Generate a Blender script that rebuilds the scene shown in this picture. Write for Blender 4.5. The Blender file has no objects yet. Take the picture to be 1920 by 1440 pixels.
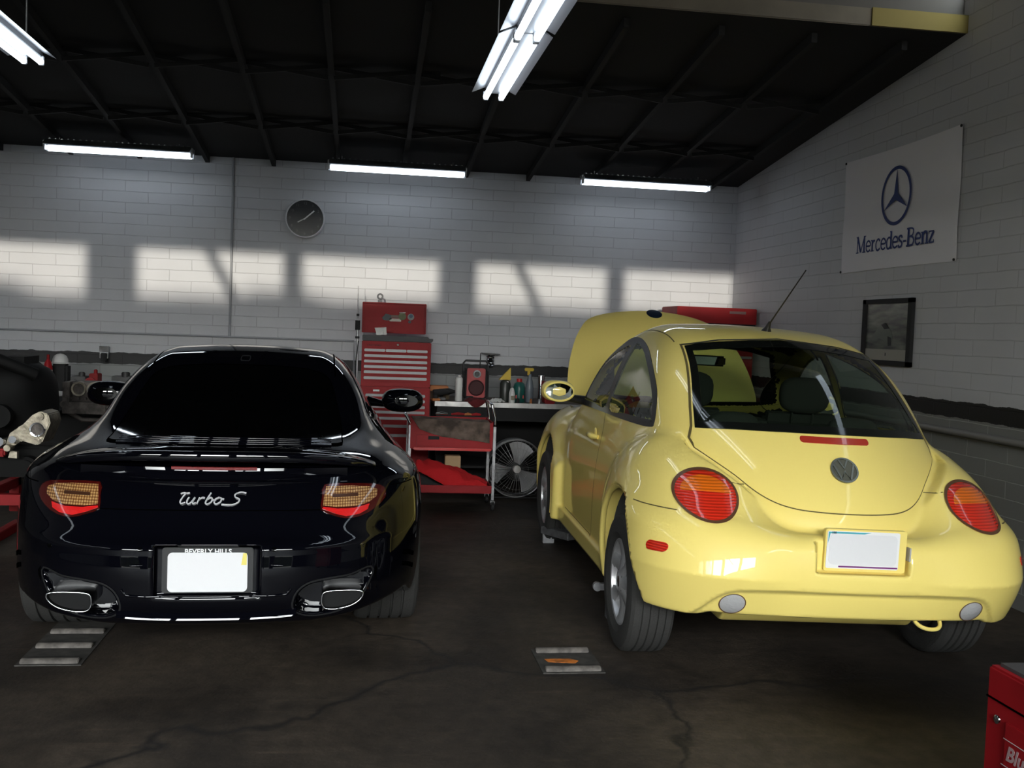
TUBE_E, SKY, SUN_E, EXPO = 6.0, 48.0, 2.4, 0.25
import bpy, bmesh, math, random
import numpy as np
from mathutils import Vector, Matrix
from mathutils.geometry import delaunay_2d_cdt
PI = math.pi
rnd = random.Random(7)
scene = bpy.context.scene
C = scene.collection

# ------------------------------------------------------------------ camera (solved from the building's lines and both cars)
FOC = 1937.8
YAW, PITCH, ROLL, CAMZ = math.radians(8.2101), math.radians(2.9303), math.radians(2.1117), 1.4675
def _axes():
    cy, sy = math.cos(YAW), math.sin(YAW)
    f = np.array([sy*math.cos(PITCH), cy*math.cos(PITCH), -math.sin(PITCH)])
    r = np.array([cy, -sy, 0.0]); u = np.cross(r, f)
    c, s = math.cos(ROLL), math.sin(ROLL)
    return c*r + s*u, c*u - s*r, f
RX, UX, FX = _axes()
CAM = np.array([0, 0, CAMZ])
def ray(px, py): return FX + RX*(px-960)/FOC - UX*(py-720)/FOC
def atY(px, py, Y): d = ray(px, py); return CAM + d*(Y/d[1])
def atX(px, py, X): d = ray(px, py); return CAM + d*(X/d[0])
def atZ(px, py, Z): d = ray(px, py); return CAM + d*((Z-CAMZ)/d[2])
cam_data = bpy.data.cameras.new('camera'); cam = bpy.data.objects.new('camera', cam_data); C.objects.link(cam)
m = Matrix(((RX[0], UX[0], -FX[0], 0), (RX[1], UX[1], -FX[1], 0), (RX[2], UX[2], -FX[2], CAMZ), (0, 0, 0, 1)))
cam.matrix_world = m
cam_data.sensor_width = 36; cam_data.sensor_fit = 'HORIZONTAL'; cam_data.lens = FOC/1920*36
cam_data.clip_start = 0.05; cam_data.clip_end = 200
scene.camera = cam

# ------------------------------------------------------------------ materials
def lin(c):
    return tuple(((v/255)/12.92 if v/255 <= .04045 else ((v/255+.055)/1.055)**2.4) for v in c)
MATS = {}
def mat(name, rgb=(.5,.5,.5), rough=.5, metal=0., coat=0., coat_rough=.03, emit=None, estr=0., spec=.5, noise=0., nscale=8., bump=0., bscale=40., trans=0., ior=1.5, alpha=1.):
    if name in MATS: return MATS[name]
    M = bpy.data.materials.new(name); M.use_nodes = True; nt = M.node_tree; b = nt.nodes['Principled BSDF']
    b.inputs['Base Color'].default_value = (*rgb, 1); b.inputs['Roughness'].default_value = rough
    b.inputs['Metallic'].default_value = metal; b.inputs['Coat Weight'].default_value = coat
    b.inputs['Coat Roughness'].default_value = coat_rough; b.inputs['Specular IOR Level'].default_value = spec
    b.inputs['Transmission Weight'].default_value = trans; b.inputs['IOR'].default_value = ior
    b.inputs['Alpha'].default_value = alpha
    if emit: b.inputs['Emission Color'].default_value = (*emit, 1); b.inputs['Emission Strength'].default_value = estr
    if noise or bump:
        tc = nt.nodes.new('ShaderNodeTexCoord')
    if noise:
        n = nt.nodes.new('ShaderNodeTexNoise'); n.inputs['Scale'].default_value = nscale; n.inputs['Detail'].default_value = 6
        nt.links.new(tc.outputs['Object'], n.inputs['Vector'])
        mx = nt.nodes.new('ShaderNodeMix'); mx.data_type = 'RGBA'
        mx.inputs[6].default_value = (*[v*(1-noise) for v in rgb], 1); mx.inputs[7].default_value = (*[min(1, v*(1+noise)) for v in rgb], 1)
        rp = nt.nodes.new('ShaderNodeValToRGB'); rp.color_ramp.elements[0].position = .35; rp.color_ramp.elements[1].position = .65
        nt.links.new(n.outputs['Fac'], rp.inputs['Fac']); nt.links.new(rp.outputs['Color'], mx.inputs[0]); nt.links.new(mx.outputs[2], b.inputs['Base Color'])
    if bump:
        n2 = nt.nodes.new('ShaderNodeTexNoise'); n2.inputs['Scale'].default_value = bscale; n2.inputs['Detail'].default_value = 5
        nt.links.new(tc.outputs['Object'], n2.inputs['Vector'])
        bp = nt.nodes.new('ShaderNodeBump'); bp.inputs['Strength'].default_value = bump; bp.inputs['Distance'].default_value = .01
        nt.links.new(n2.outputs['Fac'], bp.inputs['Height']); nt.links.new(bp.outputs['Normal'], b.inputs['Normal'])
    MATS[name] = M
    return M
def glass_mat(name, tint, rough=.0, ior=1.5):
    if name in MATS: return MATS[name]
    M = bpy.data.materials.new(name); M.use_nodes = True; nt = M.node_tree
    for n in list(nt.nodes): nt.nodes.remove(n)
    o = nt.nodes.new('ShaderNodeOutputMaterial'); t = nt.nodes.new('ShaderNodeBsdfTransparent'); g = nt.nodes.new('ShaderNodeBsdfGlossy')
    f = nt.nodes.new('ShaderNodeFresnel'); mx = nt.nodes.new('ShaderNodeMixShader')
    t.inputs['Color'].default_value = (*tint, 1); g.inputs['Roughness'].default_value = rough; 
    ge = nt.nodes.new('ShaderNodeNewGeometry'); mi = nt.nodes.new('ShaderNodeMapRange'); mi.inputs[3].default_value = ior; mi.inputs[4].default_value = 1/ior
    nt.links.new(ge.outputs['Backfacing'], mi.inputs[0]); nt.links.new(mi.outputs[0], f.inputs['IOR'])   # same mirror share from both sides of a thin pane
    nt.links.new(f.outputs[0], mx.inputs[0]); nt.links.new(t.outputs[0], mx.inputs[1]); nt.links.new(g.outputs[0], mx.inputs[2]); nt.links.new(mx.outputs[0], o.inputs[0])
    MATS[name] = M
    return M

# ------------------------------------------------------------------ objects
def tag(o, label=None, cat=None, group=None, kind=None):
    if label: o['label'] = label
    if cat: o['category'] = cat
    if group: o['group'] = group
    if kind: o['kind'] = kind
    return o
def empty(name, loc=(0,0,0), rz=0., label=None, cat=None, group=None):
    o = bpy.data.objects.new(name, None); o.empty_display_size = .1; C.objects.link(o)
    o.location = loc; o.rotation_euler = (0, 0, rz)
    return tag(o, label, cat, group)
def mesh_obj(name, V, F, mt, parent=None, N=None, smooth=False, autos=None):
    me = bpy.data.meshes.new(name)
    V = np.asarray(V, dtype=np.float64).reshape(-1, 3)
    me.from_pydata([tuple(v) for v in V], [], [tuple(int(i) for i in f) for f in F])
    me.validate(clean_customdata=False)
    if mt is not None: me.materials.append(mt)
    if smooth or N is not None:
        me.polygons.foreach_set('use_smooth', [True]*len(me.polygons))
    if N is not None and len(me.vertices) == len(N):
        me.normals_split_custom_set_from_vertices([tuple(n) for n in N])
    if autos is not None:
        me.polygons.foreach_set('use_smooth', [True]*len(me.polygons))
        me.set_sharp_from_angle(angle=math.radians(autos))
    me.update()
    o = bpy.data.objects.new(name, me); C.objects.link(o)
    if parent is not None: o.parent = parent
    return o
def rotm(rx=0, ry=0, rz=0):
    return np.array((Matrix.Rotation(rz, 3, 'Z') @ Matrix.Rotation(ry, 3, 'Y') @ Matrix.Rotation(rx, 3, 'X')))
class MB:
    """collects simple shapes into one mesh"""
    def __init__(s): s.V = []; s.F = []
    def add(s, V, F):
        o = len(s.V); s.V += [tuple(v) for v in V]; s.F += [tuple(i+o for i in f) for f in F]; return s
    def box(s, c, d, r=None):
        x, y, z = d[0]/2, d[1]/2, d[2]/2
        P = np.array([(-x,-y,-z),(x,-y,-z),(x,y,-z),(-x,y,-z),(-x,-y,z),(x,-y,z),(x,y,z),(-x,y,z)])
        if r is not None: P = P @ rotm(*r).T
        return s.add(P+np.array(c), [(3,2,1,0),(4,5,6,7),(0,1,5,4),(1,2,6,5),(2,3,7,6),(3,0,4,7)])
    def bar(s, a, b, w, h=None, up=(0,0,1)):
        a = np.array(a, float); b = np.array(b, float); h = h or w; d = b-a; L = np.linalg.norm(d); d = d/L
        u = np.array(up, float)
        if abs(u@d) > .95: u = np.array((1., 0, 0))
        r = np.cross(d, u); r /= np.linalg.norm(r); u = np.cross(r, d)
        P = [a+sx*r*w/2+sz*u*h/2 for sx, sz in ((-1,-1),(1,-1),(1,1),(-1,1))]+[b+sx*r*w/2+sz*u*h/2 for sx, sz in ((-1,-1),(1,-1),(1,1),(-1,1))]
        return s.add(P, [(3,2,1,0),(4,5,6,7),(0,1,5,4),(1,2,6,5),(2,3,7,6),(3,0,4,7)])
    def tube(s, pts, r, n=12, cap=True, closed=False):
        pts = [np.array(p, float) for p in pts]; m_ = len(pts)
        rr = r if hasattr(r, '__len__') else [r]*m_
        T = []
        for i in range(m_):
            if closed: t = pts[(i+1) % m_]-pts[i-1]
            else: t = pts[min(i+1, m_-1)]-pts[max(i-1, 0)]
            T.append(t/(np.linalg.norm(t)+1e-12))
        u = np.array((0,0,1.)) if abs(T[0][2]) < .9 else np.array((1.,0,0))
        V = []
        for i in range(m_):
            u = u-T[i]*(u@T[i]); u /= np.linalg.norm(u); w = np.cross(T[i], u)
            for k in range(n):
                a = 2*PI*k/n; V.append(pts[i]+rr[i]*(math.cos(a)*u+math.sin(a)*w))
        F = []
        for i in range(m_ if closed else m_-1):
            j = (i+1) % m_
            for k in range(n): k2 = (k+1) % n; F.append((i*n+k, i*n+k2, j*n+k2, j*n+k))
        if cap and not closed: F.append(tuple(range(n-1, -1, -1))); F.append(tuple((m_-1)*n+k for k in range(n)))
        return s.add(V, F)
    def cyl(s, c, r, h, axis='z', n=24, r2=None):
        a = {'x': (1,0,0), 'y': (0,1,0), 'z': (0,0,1)}[axis]; c = np.array(c, float); a = np.array(a, float)
        return s.tube([c-a*h/2, c+a*h/2], [r, r if r2 is None else r2], n)
    def lathe(s, c, prof, axis='z', n=32, cap=False):
        """prof: list of (radius, height)"""
        V = []; F = []; c = np.array(c, float)
        E = {'z': (np.array((1.,0,0)), np.array((0,1.,0)), np.array((0,0,1.))), 'x': (np.array((0,1.,0)), np.array((0,0,1.)), np.array((1.,0,0))), 'y': (np.array((0,0,1.)), np.array((1.,0,0)), np.array((0,1.,0)))}[axis]
        for (r, h) in prof:
            for k in range(n): a = 2*PI*k/n; V.append(c+E[0]*r*math.cos(a)+E[1]*r*math.sin(a)+E[2]*h)
        for i in range(len(prof)-1):
            for k in range(n): k2 = (k+1) % n; F.append((i*n+k, i*n+k2, (i+1)*n+k2, (i+1)*n+k))
        if cap: F.append(tuple(range(n-1, -1, -1))); F.append(tuple((len(prof)-1)*n+k for k in range(n)))
        return s.add(V, F)
    def prism(s, poly, h0, h1, axis='z'):
        """poly 2-D extruded from h0 to h1 along axis; poly coords are the other two axes in xyz order"""
        def P(a, b, h): return {'z': (a, b, h), 'y': (a, h, b), 'x': (h, a, b)}[axis]
        n = len(poly); V = [P(a, b, h0) for a, b in poly]+[P(a, b, h1) for a, b in poly]
        F = [tuple(range(n-1, -1, -1)), tuple(range(n, 2*n))]+[(i, (i+1) % n, n+(i+1) % n, n+i) for i in range(n)]
        return s.add(V, F)
    def blob(s, c, d, seed=0, amp=.15, n=14, pw=2.):
        r_ = random.Random(seed); ph = [r_.uniform(0, 6) for _ in range(6)]; V = []; F = []
        m_ = n//2+1
        for i in range(m_+1):
            t = PI*i/m_
            for k in range(n):
                a = 2*PI*k/n
                q = 1+amp*(math.sin(3*a+ph[0]+2*t)+math.sin(5*a+ph[1]-3*t)*.6+math.sin(2*a+4*t+ph[2]))/2
                f = lambda v: math.copysign(abs(v)**(2/pw), v)
                V.append((c[0]+d[0]*q*f(math.sin(t))*f(math.cos(a)), c[1]+d[1]*q*f(math.sin(t))*f(math.sin(a)), c[2]+d[2]*q*f(math.cos(t))))
        for i in range(m_):
            for k in range(n): k2 = (k+1) % n; F.append((i*n+k, (i+1)*n+k, (i+1)*n+k2, i*n+k2))
        return s.add(V, F)
    def obj(s, name, mt, parent=None, bevel=0., autos=35, seg=2, xf=None):
        V = np.array(s.V)
        if xf is not None: V = np.array([xf(v) for v in V])
        # consistent outward normals
        bm = bmesh.new(); vs = [bm.verts.new(v) for v in V]
        for f in s.F:
            try: bm.faces.new([vs[i] for i in f])
            except ValueError: pass
        bmesh.ops.remove_doubles(bm, verts=bm.verts, dist=1e-6)
        bmesh.ops.recalc_face_normals(bm, faces=bm.faces)
        if bevel:
            bmesh.ops.bevel(bm, geom=[e for e in bm.edges if e.is_manifold and e.calc_face_angle(0) > .6], offset=bevel, segments=seg, affect='EDGES', clamp_overlap=True)
        me = bpy.data.meshes.new(name); bm.to_mesh(me); bm.free()
        if mt is not None: me.materials.append(mt)
        me.polygons.foreach_set('use_smooth', [True]*len(me.polygons)); me.set_sharp_from_angle(angle=math.radians(autos))
        o = bpy.data.objects.new(name, me); C.objects.link(o)
        if parent is not None: o.parent = parent
        return o
def copy_tree(o, parent=None):
    c = o.copy(); C.objects.link(c)
    if parent is not None: c.parent = parent
    for ch in list(o.children): copy_tree(ch, c)
    return c
def text_mesh(txt, size=.1, ext=.001, shear=0., xs=1., bold=0.):
    """flat lettering in the XZ plane reading along +x, facing -y; returns V, F"""
    cu = bpy.data.curves.new('t', 'FONT'); cu.body = txt; cu.size = size; cu.extrude = ext; cu.shear = shear; cu.align_x = 'CENTER'; cu.align_y = 'CENTER'; cu.offset = bold
    cu.resolution_u = 3
    o = bpy.data.objects.new('t', cu); C.objects.link(o)
    dg = bpy.context.evaluated_depsgraph_get(); me = bpy.data.meshes.new_from_object(o.evaluated_get(dg))
    V = [(v.co.x*xs, -v.co.z, v.co.y) for v in me.vertices]; F = [tuple(p.vertices) for p in me.polygons]
    C.objects.unlink(o); bpy.data.objects.remove(o); bpy.data.curves.remove(cu); bpy.data.meshes.remove(me)
    return V, F

# ------------------------------------------------------------------ splines, outlines
def spline(xs, ys, n=3000):
    """natural cubic through points, returned as a fast sampler"""
    xs = np.array(xs, float); ys = np.array(ys, float); k = len(xs); h = np.diff(xs)
    A = np.zeros((k, k)); b = np.zeros(k); A[0, 0] = A[-1, -1] = 1
    for i in range(1, k-1):
        A[i, i-1] = h[i-1]; A[i, i] = 2*(h[i-1]+h[i]); A[i, i+1] = h[i]; b[i] = 6*((ys[i+1]-ys[i])/h[i]-(ys[i]-ys[i-1])/h[i-1])
    M_ = np.linalg.solve(A, b); X = np.linspace(xs[0], xs[-1], n); i = np.clip(np.searchsorted(xs, X)-1, 0, k-2)
    t = X-xs[i]; hi = h[i]
    Y = ys[i]+t*((ys[i+1]-ys[i])/hi-hi*(2*M_[i]+M_[i+1])/6)+t*t*M_[i]/2+t**3*(M_[i+1]-M_[i])/(6*hi)
    return lambda q: np.interp(q, X, Y)
def cr(pts, closed=True, n=6):
    P = np.array(pts, float); k = len(P); out = []
    for i in range(k if closed else k-1):
        if closed: a, b, c, d = P[i-1], P[i], P[(i+1) % k], P[(i+2) % k]
        else: a, b, c, d = P[max(i-1, 0)], P[i], P[i+1], P[min(i+2, k-1)]
        for j in range(n):
            t = j/n; out.append(.5*((2*b)+(c-a)*t+(2*a-5*b+4*c-d)*t*t+(3*b-a-3*c+d)*t**3))
    if not closed: out.append(P[-1])
    return np.array(out)
def rrect(x0, x1, z0, z1, r, n=5):
    out = []
    for cx, cz, a0 in ((x1-r, z0+r, -90), (x1-r, z1-r, 0), (x0+r, z1-r, 90), (x0+r, z0+r, 180)):
        for i in range(n+1): a = math.radians(a0+90*i/n); out.append((cx+r*math.cos(a), cz+r*math.sin(a)))
    return np.array(out)
def ell(cx, cz, rx, rz, n=40, rot=0.):
    a = np.arange(n)*2*PI/n; x = rx*np.cos(a); z = rz*np.sin(a)
    return np.stack([cx+x*math.cos(rot)-z*math.sin(rot), cz+x*math.sin(rot)+z*math.cos(rot)], 1)
def inpoly(P, poly):
    P = np.asarray(P); x, y = P[:, 0], P[:, 1]; c = np.zeros(len(P), bool); Q = np.asarray(poly); n = len(Q)
    for i in range(n):
        x1, y1 = Q[i]; x2, y2 = Q[i-1]
        with np.errstate(divide='ignore', invalid='ignore'):
            t = ((y1 > y) != (y2 > y)) & (x < (x2-x1)*(y-y1)/(y2-y1+1e-30)+x1)
        c ^= t
    return c
def polydist(P, poly, closed=True):
    P = np.asarray(P); d = np.full(len(P), 1e9); Q = np.asarray(poly); n = len(Q)
    for i in range(0 if closed else 1, n):
        a = Q[i-1]; b = Q[i]; ab = b-a; t = np.clip(((P-a)@ab)/(ab@ab+1e-30), 0, 1)
        d = np.minimum(d, np.hypot(P[:, 0]-a[0]-t*ab[0], P[:, 1]-a[1]-t*ab[1]))
    return d
def grid_sdf2(poly, lo, hi, h=.01):
    """signed distance to an outline, tabulated; returns sampler(a,b)"""
    nx = int((hi[0]-lo[0])/h)+1; ny = int((hi[1]-lo[1])/h)+1
    A, B = np.meshgrid(lo[0]+np.arange(nx)*h, lo[1]+np.arange(ny)*h, indexing='ij')
    P = np.stack([A.ravel(), B.ravel()], 1); D = polydist(P, poly); D[inpoly(P, poly)] *= -1; D = D.reshape(nx, ny)
    def f(a, b):
        u = np.clip((a-lo[0])/h, 0, nx-1.001); v = np.clip((b-lo[1])/h, 0, ny-1.001); i = u.astype(int); j = v.astype(int); s = u-i; t = v-j
        return D[i, j]*(1-s)*(1-t)+D[i+1, j]*s*(1-t)+D[i, j+1]*(1-s)*t+D[i+1, j+1]*s*t
    return f

# ------------------------------------------------------------------ implicit surfaces
def smin(a, b, k): h = np.clip(.5+.5*(b-a)/k, 0, 1); return b+(a-b)*h-k*h*(1-h)
def smax(a, b, k): return -smin(-a, -b, k)
def sstep(t): t = np.clip(t, 0, 1); return t*t*(3-2*t)
def grad(F, P, e=.004):
    g = np.zeros_like(P)
    for i in range(3):
        d = np.zeros(3); d[i] = e
        g[:, i] = (F(*(P+d).T)-F(*(P-d).T))/(2*e)
    return g
def normals(F, P, e=.004):
    g = grad(F, P, e); return g/(np.linalg.norm(g, axis=1, keepdims=True)+1e-9)
def isosurface(F, lo, hi, h):
    xs = np.arange(lo[0], hi[0]+h, h); ys = np.arange(lo[1], hi[1]+h, h); zs = np.arange(lo[2], hi[2]+h, h)
    vals = np.empty((len(xs), len(ys), len(zs)), np.float32)
    for j0 in range(0, len(ys), 24):
        yy = ys[j0:j0+24]; X, Y, Z = np.meshgrid(xs, yy, zs, indexing='ij'); vals[:, j0:j0+24] = F(X.ravel(), Y.ravel(), Z.ravel()).reshape(X.shape)
    S = vals < 0
    nx, ny, nz = S.shape
    cnt = np.zeros((nx-1, ny-1, nz-1), np.int8)
    for a in (0, 1):
        for b in (0, 1):
            for c in (0, 1): cnt += S[a:nx-1+a, b:ny-1+b, c:nz-1+c]
    cells = np.argwhere((cnt > 0) & (cnt < 8)); idx = -np.ones(cnt.shape, np.int64); idx[tuple(cells.T)] = np.arange(len(cells))
    acc = np.zeros((len(cells), 3)); num = np.zeros(len(cells))
    corners = [(a, b, c) for a in (0, 1) for b in (0, 1) for c in (0, 1)]
    for p in corners:
        for ax in range(3):
            if p[ax] == 0:
                q = list(p); q[ax] = 1
                v0 = vals[cells[:, 0]+p[0], cells[:, 1]+p[1], cells[:, 2]+p[2]]; v1 = vals[cells[:, 0]+q[0], cells[:, 1]+q[1], cells[:, 2]+q[2]]
                mk = (v0 < 0) != (v1 < 0); t = np.where(mk, v0/(v0-v1+1e-12), 0)
                pos = np.array(p, float)[None]+np.zeros((len(cells), 3)); pos[:, ax] += t
                acc[mk] += pos[mk]; num[mk] += 1
    V = (cells+acc/num[:, None])*h+np.array([xs[0], ys[0], zs[0]])
    Q = []
    for ax in range(3):
        o = [(1, 2), (2, 0), (0, 1)][ax]
        s0 = [slice(1, -1)]*3; s0[ax] = slice(0, -1); s1 = list(s0); s1[ax] = slice(1, None)
        A = S[tuple(s0)]; B = S[tuple(s1)]; E = np.argwhere(A != B)
        base = E.copy(); base[:, o[0]] += 1; base[:, o[1]] += 1
        ds = np.zeros((4, 3), int); ds[0, o[0]] = -1; ds[0, o[1]] = -1; ds[1, o[1]] = -1; ds[3, o[0]] = -1
        q = np.stack([idx[tuple((base+d).T)] for d in ds], 1)
        flip = ~A[tuple(E.T)]
        q[flip] = q[flip][:, ::-1]
        Q.append(q)
    Q = np.concatenate(Q); Q = Q[(Q >= 0).all(1)]
    for _ in range(5):
        f = F(*V.T); g = grad(F, V); st = -(f/(np.maximum((g**2).sum(1), .05)))[:, None]*g; L = np.linalg.norm(st, axis=1, keepdims=True)
        V = V+st*np.minimum(1, .4*h/(L+1e-9))
    return V, Q
def submesh(V, Q, keep):
    q = Q[keep]; used = np.unique(q); mp = -np.ones(len(V), int); mp[used] = np.arange(len(used)); return V[used], mp[q], used
DIRS = {'rear': (0, 2, 1, -2.2, 1), 'front': (0, 2, 1, 4.6, -1), 'left': (1, 2, 0, -1.6, 1), 'right': (1, 2, 0, 1.6, -1), 'top': (0, 1, 2, 2.4, -1)}
def shoot(F, P2, side, tmax=3.4, start=None):
    a, b, c, s0, sg = DIRS[side]
    if start is not None: s0 = start
    P2 = np.asarray(P2, float); n = len(P2); ts = np.linspace(0, tmax, 240)
    P = np.zeros((n, len(ts), 3)); P[:, :, a] = P2[:, 0:1]; P[:, :, b] = P2[:, 1:2]; P[:, :, c] = s0+sg*ts[None]
    val = F(*P.reshape(-1, 3).T).reshape(n, -1); neg = val < 0; hit = neg.any(1); k = np.where(hit, neg.argmax(1), 1)
    lo = ts[np.maximum(k-1, 0)]; hi = ts[k]
    R = np.zeros((n, 3)); R[:, a] = P2[:, 0]; R[:, b] = P2[:, 1]
    for _ in range(22):
        mid = (lo+hi)/2; R[:, c] = s0+sg*mid; v = F(*R.T) < 0; hi = np.where(v, mid, hi); lo = np.where(v, lo, mid)
    R[:, c] = s0+sg*hi
    if not hit.all():
        good = np.where(hit)[0]
        for i in np.where(~hit)[0]:
            if len(good): j = good[np.argmin(((P2[good]-P2[i])**2).sum(1))]; R[i, c] = R[j, c]
    return R
def fill2(loop, holes=(), step=.02):
    loop = np.asarray(loop, float); pts = [tuple(p) for p in loop]; edges = [(i, (i+1) % len(loop)) for i in range(len(loop))]
    for hl in holes:
        o = len(pts); pts += [tuple(p) for p in hl]; edges += [(o+i, o+(i+1) % len(hl)) for i in range(len(hl))]
    lo = loop.min(0); hi = loop.max(0)
    A, B = np.meshgrid(np.arange(lo[0]+step/2, hi[0], step), np.arange(lo[1]+step/2, hi[1], step)); G = np.stack([A.ravel(), B.ravel()], 1)
    if len(G):
        ok = inpoly(G, loop) & (polydist(G, loop) > step*.45)
        for hl in holes: ok &= ~inpoly(G, hl) & (polydist(G, hl) > step*.45)
        pts += [tuple(p) for p in G[ok]]
    v, e, f, *_ = delaunay_2d_cdt([Vector(p) for p in pts], edges, [], 0, 1e-6)
    V = np.array([tuple(p) for p in v]); T = np.array([list(t) for t in f]); cen = V[T].mean(1)
    ok = inpoly(cen, loop)
    for hl in holes: ok &= ~inpoly(cen, hl)
    return V, T[ok]
def resample(loop, d):
    L = np.asarray(loop, float); out = []
    for i in range(len(L)):
        a = L[i]; b = L[(i+1) % len(L)]; k = max(1, int(np.hypot(*(b-a))/d))
        for j in range(k): out.append(a+(b-a)*j/k)
    return np.array(out)
def patch(F, side, loop, holes=(), step=.025, off=.003, thick=.012, dome=None, tmax=3.4, start=None):
    """a sheet that lies on the implicit surface, its outline given in the side's own 2-D axes, with a turned-in edge"""
    loop = resample(loop, step); holes = [resample(h, step) for h in holes]
    V2, T = fill2(loop, holes, step)
    P = shoot(F, V2, side, tmax, start); N = normals(F, P, .006)
    o = np.full(len(P), off) if dome is None else off+dome(V2)
    Pt = P+N*o[:, None]
    a, b, c, s0, sg = DIRS[side]
    # orientation
    tri = Pt[T]; fn = np.cross(tri[:, 1]-tri[:, 0], tri[:, 2]-tri[:, 0]); fl = (fn*N[T[:, 0]]).sum(1) < 0; T = T.copy(); T[fl] = T[fl][:, ::-1]
    if dome is not None:   # normals of the domed face
        vn = np.zeros_like(Pt); fn = np.cross(Pt[T[:, 1]]-Pt[T[:, 0]], Pt[T[:, 2]]-Pt[T[:, 0]])
        for k in range(3): np.add.at(vn, T[:, k], fn)
        N = vn/(np.linalg.norm(vn, axis=1, keepdims=True)+1e-12)
    ed = {}
    for t in T:
        for i in range(3):
            e = (t[i], t[(i+1) % 3]); ed[e] = 1
    bd = [e for e in ed if (e[1], e[0]) not in ed]
    n0 = len(Pt); bv = sorted({i for e in bd for i in e}); NB = len(bv); m1 = {v: n0+i for i, v in enumerate(bv)}; m2 = {v: n0+NB+i for i, v in enumerate(bv)}
    edge_top = Pt[bv]; edge_bot = edge_top-N[bv]*thick
    V = np.concatenate([Pt, edge_top, edge_bot]); 
    sk = [(m1[j], m1[i], m2[i], m2[j]) for i, j in bd]
    # side normals for skirt
    SN = np.zeros((NB, 3)); ix = {v: i for i, v in enumerate(bv)}
    for i, j in bd:
        d = Pt[j]-Pt[i]; q = np.cross(d, N[i]); SN[ix[i]] += q; SN[ix[j]] += q
    SN /= (np.linalg.norm(SN, axis=1, keepdims=True)+1e-12)
    return V, [tuple(t) for t in T]+sk, np.concatenate([N, SN, SN])
def ribbon(F, side, line, w=.005, off=.0012, step=.02, closed=False, tmax=3.4, start=None):
    L = resample(line, step) if closed else np.concatenate([resample(line, step)[:-1], np.asarray(line)[-1:]])
    if not closed:
        L = []; Q = np.asarray(line, float)
        for i in range(len(Q)-1):
            k = max(1, int(np.hypot(*(Q[i+1]-Q[i]))/step))
            for j in range(k): L.append(Q[i]+(Q[i+1]-Q[i])*j/k)
        L.append(Q[-1]); L = np.array(L)
    n = len(L); V2 = []
    for i in range(n):
        t = (L[(i+1) % n]-L[i-1]) if closed else (L[min(i+1, n-1)]-L[max(i-1, 0)]); t = t/(np.hypot(*t)+1e-9); q = np.array((-t[1], t[0]))
        V2 += [L[i]+q*w/2, L[i]-q*w/2]
    P = shoot(F, V2, side, tmax, start); N = normals(F, P, .006); P = P+N*off
    Fc = []
    for i in range(n if closed else n-1):
        j = (i+1) % n; a, b, c, d = 2*i, 2*i+1, 2*j+1, 2*j
        fn = np.cross(P[b]-P[a], P[c]-P[a]); Fc.append((a, b, c, d) if fn@N[a] > 0 else (d, c, b, a))
    return P, Fc, N
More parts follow.
